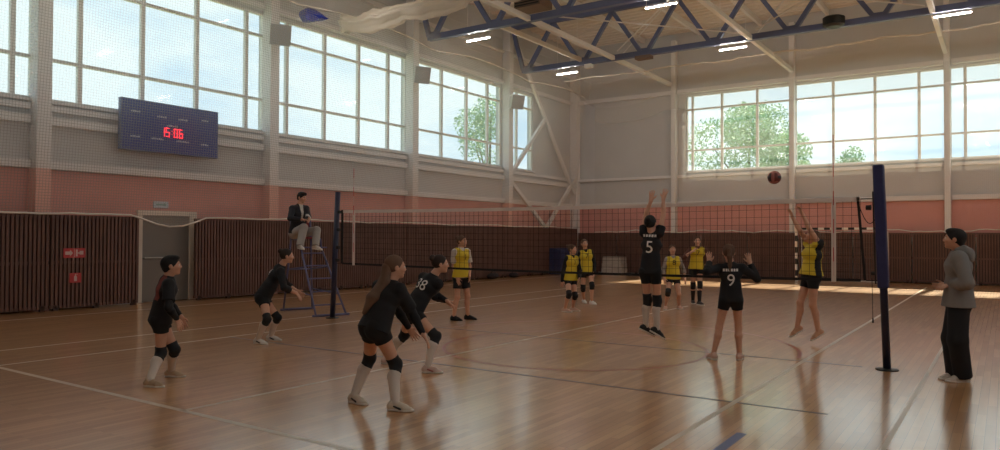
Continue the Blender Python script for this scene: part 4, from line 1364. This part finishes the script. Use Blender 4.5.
    pr += [rc(N - tu * .02, Hd - hu * .05 * hk - hf * .02 * hk, .051 * k * (.7 + .3 * g), .048 * k * (.7 + .3 * g), .02),
           el(at(0, -.012, .022), ax3, (.073 * hk, .092 * hk, .086 * hk), .01),
           el(at(0, .022, -.035), ax3, (.057 * hk, .068 * hk, .072 * hk), .03),
           el(at(0, .066, -.088), ax3, (.024 * hk, .02 * hk, .018 * hk), .025),
           el(at(0, .078, .024), ax3, (.046 * hk, .014 * hk, .012 * hk), .015),
           rc(at(0, .087, .012), at(0, .101, -.022), .0085 * hk, .0115 * hk, .012),
           rc(at(.011, .094, -.026), at(-.011, .094, -.026), .009 * hk, .009 * hk, .008)]
    for s in (1, -1):
        pr += [el(at(s * .038, .062, -.022), ax3, (.022 * hk, .022 * hk, .02 * hk), .025),
               el(at(s * .074, -.01, -.006), ax3, (.011 * hk, .021 * hk, .031 * hk), .008)]
        pr += [sub(at(s * .031, .098, .004), ax3, (.018 * hk, .014 * hk, .011 * hk), .012)]
    pr += [rc(at(.016, .083, -.055), at(-.016, .083, -.055), .0085 * hk, .0085 * hk, .008),
           sub(at(0, .096, -.0545), ax3, (.022 * hk, .012 * hk, .0022 * hk), .003)]
    body = mesh_obj('person', pr, h, SKIN, None)
    body.location = J['base']
    tag(body, label, 'person', kit.get('group'))
    hg = max(h, .008)
    # ---- face details
    for s in (1, -1):
        e_ = mesh_obj('eye', [el(at(s * .031, .080, .004), ax3, (.0125 * hk, .0115 * hk, .0095 * hk), .001)], .0035, [cmat('eye_white', (222, 214, 208), .3), cmat('iris', (58, 40, 30), .2)], body,
                      zone=lambda c: (np.linalg.norm(c - at(s * .031, .0915, .004), axis=1) < .0065 * hk).astype(int))
        mesh_obj('eyebrow', [rc(at(s * .016, .089, .027), at(s * .044, .078, .029), .0045 * hk, .003 * hk, 0)], .0032, cmat('hair_' + hairc[0], hairc[1]), body)
    mesh_obj('lips', [rc(at(.015, .0875, -.0515), at(-.015, .0875, -.0515), .005 * hk, .005 * hk, 0), rc(at(.011, .0875, -.059), at(-.011, .0875, -.059), .0055 * hk, .0055 * hk, 0)], .0032, cmat('lips', (168, 100, 92), .5), body)
    # ---- hair
    hm = cmat('hair_' + hairc[0], hairc[1], .55, vary=.15, scale=40)
    cap = [el(at(0, -.020, .026), ax3, (.082 * hk, .099 * hk, .094 * hk), .01)]
    if hair == 'boy':
        cap += [el(at(0, .03, .085), ax3, (.068 * hk, .062 * hk, .035 * hk), .02), el(at(0, -.06, -.03), ax3, (.062 * hk, .04 * hk, .05 * hk), .02),
                clip(at(0, .062, .03), hf * 1.0 - hu * .75), ('sub', at(0, .07, -.075), [V3(a) for a in ax3], (.1 * hk, .075 * hk, .085 * hk), .01)]
        cap = [cap[0], cap[1], cap[2], cap[3], cap[4]]
    else:
        cap += [clip(at(0, .052, .045), hf * 1.0 - hu * .62)]
    hair_o = mesh_obj('hair', cap, .0075, hm, body)
    if hair == 'pony':
        a = at(0, -.112, .045)
        d = kit.get('pony', -hf * .25 - hu)
        d = nrm(d)
        mesh_obj('ponytail', [rc(at(0, -.09, .045), a, .026 * hk, .022 * hk, .01), rc(a, a + d * .09 - hf * .02, .026 * hk, .034 * hk, .02),
                              rc(a + d * .09 - hf * .02, a + d * .2 - hf * .01, .034 * hk, .026 * hk, .02), rc(a + d * .2 - hf * .01, a + d * .29, .026 * hk, .008, .02)], .0085, hm, body)
        mesh_obj('hair_tie', [rc(a - hu * .004, a + d * .014, .0285 * hk, .0285 * hk, 0, None, 'ab')], .005, cmat('hair_tie', (60, 40, 60)), body)
    if hair == 'bun':
        mesh_obj('hair_bun', [el(at(0, -.105, .07), ax3, (.042 * hk,) * 3, .01), rc(at(0, -.08, .05), at(0, -.1, .065), .03, .03, .02)], .0085, hm, body)
    if hair == 'long':
        b0 = at(0, -.085, -.01)
        b1 = N - cf * .085 - tu * .02
        b2 = N - cf * .125 - tu * .20 + cl * .03
        b3 = N - cf * .135 - tu * .36 + cl * .055
        mesh_obj('loose_hair', [rc(b0, b1, .054 * hk, .048, .03, (hs, 1.15)), rc(b1, b2, .045, .042, .03, (cl, 1.55)), rc(b2, b3, .042, .016, .03, (cl, 1.6))], .0095, hm, body)
    # ---- clothes
    top = cmat(*kit['top'])
    e = .016
    sl, sf = kit.get('sleeve', (.6, 0))
    if kit.get('hoodie'):
        e = .034
    rise = kit.get('hem', .05)
    hemp = P - tu * rise * k
    def shirt_prims(e, sl, sf, hem_flare=.016):
        r = torso(e, 'wcn')
        if kit.get('female', True):
            r += [rc(C0 + cl * .055 * k + cf * .055 * k, C0 - cl * .055 * k + cf * .055 * k, .045 * k * g + e, .045 * k * g + e, .04)]
        r += [rc(W0 - tu * .02, hemp, .088 * k * g + e + .004, .104 * k * g + e + hem_flare, .03, (ml, 1.36), 'b')]
        r.append(clip(hemp, -tu))
        r2 = torso(e, 'b')
        if sl:
            for i in (0, 1):
                if sf: r2 += arm(i, e * .75 + .004, 0, 1, sf)
                else:
                    a, b = S[i], E[i]
                    r2.append(rc(a, a + (b - a) * sl, .047 * k + e, .045 * k + e + .010, .025, None, 'b'))
        nk = N + (Hd - N) * .22
        return r + [clip(nk, (Hd - N))] + r2
    e += kit.get('loose_top', 0)
    sp = shirt_prims(e, sl, sf, kit.get('flare', .016))
    mats = [top]
    zone = None
    if 'panel' in kit:
        mats = [top, cmat(*kit['panel'][0])]
        lo_, hi_ = kit['panel'][1]
        mode = kit['panel'][2]
        def zone(c):
            sd_ = np.abs((c - P) @ cl)
            up_ = (c - P) @ tu
            fr_ = (c - P) @ cf
            if mode == 'sides': return ((np.abs(fr_) < hi_) & (sd_ > lo_)).astype(int)
            if mode == 'back': return ((fr_ < -.02) & (sd_ > lo_) & (sd_ < hi_) & (up_ > tl * .45)).astype(int)
            return ((fr_ > .03) & (up_ > tl * .45) & (sd_ < .012 + .05 * np.maximum(0, up_ / tl - .45))).astype(int)   # shirt in the jacket's opening
    shirt = mesh_obj('hooded_sweatshirt' if kit.get('hoodie') else kit.get('topname', 'jersey'), sp, hg, mats, body, zone)
    outer = shirt
    if 'vest' in kit:
        r = torso(e + .010, 'wc')
        r.append(rc(C0 + cl * .055 * k + cf * .055 * k, C0 - cl * .055 * k + cf * .055 * k, .045 * k * g + e + .012, .045 * k * g + e + .012, .04))
        r += [rc(W0 - tu * .02, hemp + tu * .01, (.09 * k) * g + e + .014, .104 * k * g + e + .03, .03, (ml, 1.36), 'b')]
        for i in (0, 1):
            q_ = S[i] + (N - tu * .05 * k - S[i]) * .35
            r.append(rc(C0 + (cl if i == 0 else -cl) * .05 * k, q_, .085 * k + e, .055 * k + e + .012, .03))
        r.append(clip(hemp + tu * .01, -tu))
        r.append(clip(N + (Hd - N) * .10, (Hd - N)))
        outer = mesh_obj('training_bib', r, hg, cmat(*kit['vest']), body)
    if kit.get('hoodie'):
        mesh_obj('hood', [rc(N - cf * .05 + tu * .02 + cl * .06, N - cf * .05 + tu * .02 - cl * .06, .055, .055, .03), el(N - cf * .10 - tu * .03, (cl, cf, tu), (.10, .055, .09), .04),
                          rc(N + cl * .075 + cf * .02 + tu * .03, N - cf * .04 + cl * .06 + tu * .05, .03, .04, .03), rc(N - cl * .075 + cf * .02 + tu * .03, N - cf * .04 - cl * .06 + tu * .05, .03, .04, .03)], .009, top, shirt)
    for (txt, size, side, up_off, lat) in kit.get('numbers', []):
        out = cf if side == 'front' else -cf
        c_ = C0 + tu * up_off * k + out * .1 + cl * lat
        nm = cmat(*kit.get('numcol', ('number_white', (226, 222, 220))))
        wrap_text('jersey_number', txt, size, outer, c_, out, tu, nm)
    for (w_, h_, side, up_off, n_) in kit.get('namebar', []):
        # small unreadable print, as a broken bar of letter-sized strokes
        out = -cf if side == 'back' else cf
        right = nrm(np.cross(tu, out))
        tr_ = BVHTree.FromPolygons([v.co[:] for v in outer.data.vertices], [tuple(p.vertices) for p in outer.data.polygons])
        mb = MB()
        for j in range(n_):
            a = -w_ / 2 + w_ * j / n_
            quad = []
            for (x_, y_) in ((a, -h_ / 2), (a + w_ / n_ * .7, -h_ / 2), (a + w_ / n_ * .7, h_ / 2), (a, h_ / 2)):
                p_ = Vector(C0 + tu * (up_off * k + y_) + right * x_ + out * .4)
                hit = tr_.ray_cast(p_, Vector(-out))
                quad.append((hit[0] if hit[0] is not None else p_ - Vector(out) * .3) + Vector(out) * .005)
            mb.add(quad, [(0, 1, 2, 3)])
        o_ = mb.build('name_print', cmat('number_white', (226, 222, 220)), None)
        o_.parent = outer
    low = cmat(*kit['bottom'])
    if kit.get('legs') == 'trousers':
        bg = kit.get('baggy', .03)
        r = torso(.014, 'p') + [rc(P, P + tu * .07 * k, .11 * k, .10 * k, .03, (ml, 1.3), 'b')]
        for i in (0, 1):
            an = A[i] + nrm(K[i] - A[i]) * kit.get('ankle_gap', -.02)
            r += [rc(L[i], K[i], .086 * k + bg * .6, .064 * k + bg, .04), rc(K[i], an, .064 * k + bg, .052 * k + bg * 1.1, .03, None, 'b')]
        mesh_obj('trousers', r, hg, low, body)
    else:
        r = torso(.010, 'p') + [rc(P, P + tu * .09 * k, .102 * k * g, .096 * k * g, .03, (ml, 1.32), 'b')]
        t1 = kit.get('short', .36)
        for i in (0, 1):
            b = L[i] + (K[i] - L[i]) * t1
            r += [rc(L[i], b, .084 * k * g + .010, (.080 - .028 * t1) * k * g + kit.get('loose', .014), .03, None, 'b')]
        mesh_obj('shorts', r, hg, low, body)
    for i in (0, 1):
        if kit.get('pads', (0, 0))[i]:
            pm = cmat('knee_pad_black', (24, 24, 28), .8)
            a = K[i] + nrm(L[i] - K[i]) * .088 * k
            b = K[i] + nrm(A[i] - K[i]) * .092 * k
            fr = -bone_back(i)
            mesh_obj('knee_pad', [rc(K[i], a, .060 * k, .066 * k, .02, None, 'b'), rc(K[i], b, .060 * k, .060 * k, .02, None, 'b'), el(K[i] + fr * .03 * k, (fr, nrm(A[i] - K[i]), np.cross(fr, nrm(A[i] - K[i]))), (.043 * k, .065 * k, .048 * k), .015)], .008, pm, body)
        if 'sock' in kit:
            mesh_obj('sock', calf(i, .006, kit['sock'][0]), .008, cmat(*kit['sock'][1]), body)
        if kit.get('armsleeve', (0, 0))[i]:
            w = Wr[i]
            mesh_obj('arm_sleeve', [rc(E[i] + (S[i] - E[i]) * .35, E[i], .042 * k + .004, .037 * k + .006, .02, None, 'a'), rc(E[i], E[i] + (w - E[i]) * .3, .036 * k + .006, .038 * k + .006, .02),
                                    rc(E[i] + (w - E[i]) * .3, w, .038 * k + .006, .025 * k + .006, .02, None, 'b')], .008, top, body)
        # shoe with its sole
        t, fu = T[i], nrm(V3([0, 0, 1.]) - T[i] * T[i][2])
        sd = np.cross(fu, t)
        q = k * kit.get('foot', .93)
        sm = cmat(*kit['shoe'])
        a0 = A[i] - fu * .082 * k
        heel, ball, toe = a0 - t * .045 * q, a0 + t * .105 * q, a0 + t * .165 * q
        up_ = [rc(heel + fu * .05 * q, ball + fu * .030 * q, .038 * q, .030 * q, .02, (sd, 1.2)), rc(ball + fu * .030 * q, toe + fu * .024 * q, .030 * q, .019 * q, .02, (sd, 1.7)),
               rc(heel + fu * .05 * q, A[i] - t * .012 * q + fu * .005, .04 * q, .042 * q, .02, None, 'b'), rc(A[i] + t * .03 * q - fu * .02, ball + fu * .04 * q, .036 * q, .03 * q, .02), clip(a0 + fu * .012 * q, -fu)]
        shoe = mesh_obj('shoe', up_, .0065, sm, body)
        so = [rc(heel + fu * .012, ball + fu * .012, .042 * q, .047 * q, .02), rc(ball + fu * .012, toe + fu * .012, .047 * q, .037 * q, .02), clip(a0, -fu), clip(a0 + fu * .026 * q, fu)]
        mesh_obj('sole', so, .0065, cmat(*kit.get('sole', ('sole_white', (214, 208, 202)))), shoe)
        if kit.get('laces'):
            for s_ in (1, -1):
                mesh_obj('shoe_stripe', [rc(A[i] + t * .07 * q - fu * .055 + sd * s_ * .036 * q, A[i] + t * .0 * q - fu * .03 + sd * s_ * .042 * q, .012, .009, 0)], .0045, cmat(*kit['laces']), shoe)
    return body

BLK = ('jersey_black', (22, 22, 27), .85)
BLKS = ('shorts_black', (17, 17, 20), .85)
YEL = ('bib_yellow', (212, 186, 46), .75)
WHT_SOCK = ('sock_white', (206, 194, 186), .85)
NUMK = ('number_black', (30, 28, 30))
BR = ('dark_brown', (44, 32, 28))
BK = ('black', (24, 21, 22))
BL = ('brown', (92, 66, 50))
G_BLK = None
person('p1', 'person in black jersey and white socks standing alone at the left, door behind', 'boy', BK,
       dict(top=BLK, bottom=BLKS, sleeve=(.75, 0), pads=(1, 1), sock=(.2, WHT_SOCK), shoe=('shoe_beige', (178, 154, 128)), armsleeve=(1, 1), female=False,
            panel=(('jersey_dull_red', (120, 52, 44)), (.02, .10), 'back'), numbers=[('7', .09, 'front', -.02, -.05)]), .007)
person('p2', 'person in black crouching with arms forward just left of the referee stand', 'bun', BR,
       dict(top=BLK, bottom=BLKS, sleeve=(.95, .5), pads=(1, 1), sock=(.2, WHT_SOCK), shoe=('shoe_white', (206, 200, 196)), laces=('shoe_dark', (40, 38, 44)), numbers=[('4', .16, 'back', .0, 0)]), .007)
person('p3', 'person in black with long loose hair crouching, nearest to the camera', 'long', ('warm_brown', (104, 78, 62)),
       dict(top=BLK, bottom=BLKS, sleeve=(.85, 0), pads=(1, 1), sock=(.2, WHT_SOCK), shoe=('shoe_cream', (208, 196, 182)), laces=('shoe_dark', (40, 38, 44)), armsleeve=(1, 1), short=.34, girth=1.1), .0065)
person('p4', 'person in black jersey number 38 bending forward beside the long haired player', 'bun', BR,
       dict(top=BLK, bottom=BLKS, sleeve=(.8, 0), pads=(1, 1), sock=(.2, WHT_SOCK), shoe=('shoe_pinkish', (206, 180, 170)), laces=('shoe_red', (150, 80, 74)), armsleeve=(1, 1), numbers=[('38', .19, 'back', -.03, .0)]), .0065)
person('p5', 'person in yellow bib with white sleeves and black shoes, standing behind the net', 'bun', BL,
       dict(girth=0.94, top=('shirt_white', (206, 200, 194)), vest=YEL, bottom=BLKS, sleeve=(.75, 0), shoe=('shoe_black', (26, 26, 28)), sole=('sole_black', (24, 24, 26)), loose=.03, short=.6, numbers=[('1', .15, 'front', -.02, 0)], numcol=NUMK), .008)
person('p7', 'person in yellow bib over black long sleeves, front one of two walking together', 'bun', BL,
       dict(girth=0.84, top=BLK, vest=YEL, bottom=BLKS, sleeve=(1, 1), pads=(1, 1), shoe=('shoe_pale_pink', (206, 172, 158)), numbers=[('1', .16, 'front', .0, 0)], numcol=NUMK), .008)
person('p8', 'person in yellow bib and white shoes walking half behind another yellow player', 'bun', BL,
       dict(girth=0.86, top=BLK, vest=YEL, bottom=BLKS, sleeve=(1, 1), pads=(1, 1), shoe=('shoe_bright_white', (226, 224, 222)), numbers=[('7', .16, 'front', .0, 0)], numcol=NUMK), .008)
person('p9', 'person in black jersey number 5 jumping with both arms stretched up at the net', 'bun', BK,
       dict(top=BLK, bottom=BLKS, sleeve=(.35, 0), pads=(1, 1), sock=(.2, WHT_SOCK), shoe=('shoe_black', (26, 26, 28)), thumb='in', curl=.12, short=.42,
            girth=.84, numbers=[('5', .24, 'back', -.04, 0)], namebar=[(.2, .035, 'back', .13, 5)]), .007)
person('p10', 'person in yellow bib number 8 standing beside the jumping black number 5', 'bun', BL,
       dict(girth=0.86, top=('shirt_grey', (150, 142, 138)), vest=YEL, bottom=BLKS, sleeve=(.9, .3), pads=(0, 1), shoe=('shoe_pale_pink', (206, 172, 158)), loose=.02, numbers=[('8', .16, 'front', .0, 0)], numcol=NUMK), .008)
person('p11', 'person in yellow bib with brown sleeves, farthest back, one arm bent up', 'bun', BL,
       dict(girth=0.92, top=('shirt_brown', (96, 56, 46)), vest=YEL, bottom=BLKS, sleeve=(.9, .2), pads=(1, 1), shoe=('shoe_dark_grey', (70, 66, 68)), sock=(.3, ('sock_black', (30, 28, 30))), loose=.02, numbers=[('7', .16, 'front', .0, 0)], numcol=NUMK), .008)
person('p12', 'person in black jersey number 9 with ponytail, seen from behind with both hands raised', 'pony', BL,
       dict(top=BLK, bottom=BLKS, sleeve=(1, .95), shoe=('shoe_pale_pink', (206, 172, 158)), sole=('sole_white', (214, 208, 202)), thumb='in', curl=.4, short=.36,
            numbers=[('9', .22, 'back', -.10, 0)], namebar=[(.2, .035, 'back', .05, 6)], girth=.9), .0065)
person('p13', 'person in yellow and black jersey jumping with arms up near the right net post', 'pony', BL,
       dict(top=('jersey_yellow', (212, 186, 46), .75), panel=(BLK, (.085, .055), 'sides'), bottom=BLKS, sleeve=(.12, 0), shoe=('shoe_tan', (196, 152, 124)), thumb='in', curl=.5, loose=.012, short=.42, hem=-.01, girth=1.0, loose_top=.012, flare=.035), .0065)
person('p14', 'person in grey hooded sweatshirt and wide black trousers standing beside the padded post', 'boy', BK,
       dict(top=('hoodie_grey', (128, 125, 124), .9), hoodie=True, sleeve=(1, .78), bottom=('trousers_black', (22, 22, 27), .85), legs='trousers', baggy=.035, ankle_gap=-.03,
            shoe=('shoe_pale', (196, 184, 174)), female=False, hem=.07, girth=1.02, flare=.028), .0065)
person('p6', 'person in dark jacket and pale trousers sitting up on the referee stand', 'boy', BK,
       dict(top=('jacket_dark', (32, 34, 44), .8), panel=(('shirt_white', (206, 200, 194)), (-.035, .035), 'x'), topname='jacket', sleeve=(1, .93), bottom=('trousers_pale', (168, 164, 162), .8), legs='trousers', baggy=.02,
            shoe=('shoe_white', (206, 200, 196)), female=False, curl=.7, hem=.02, girth=1.14), .008)
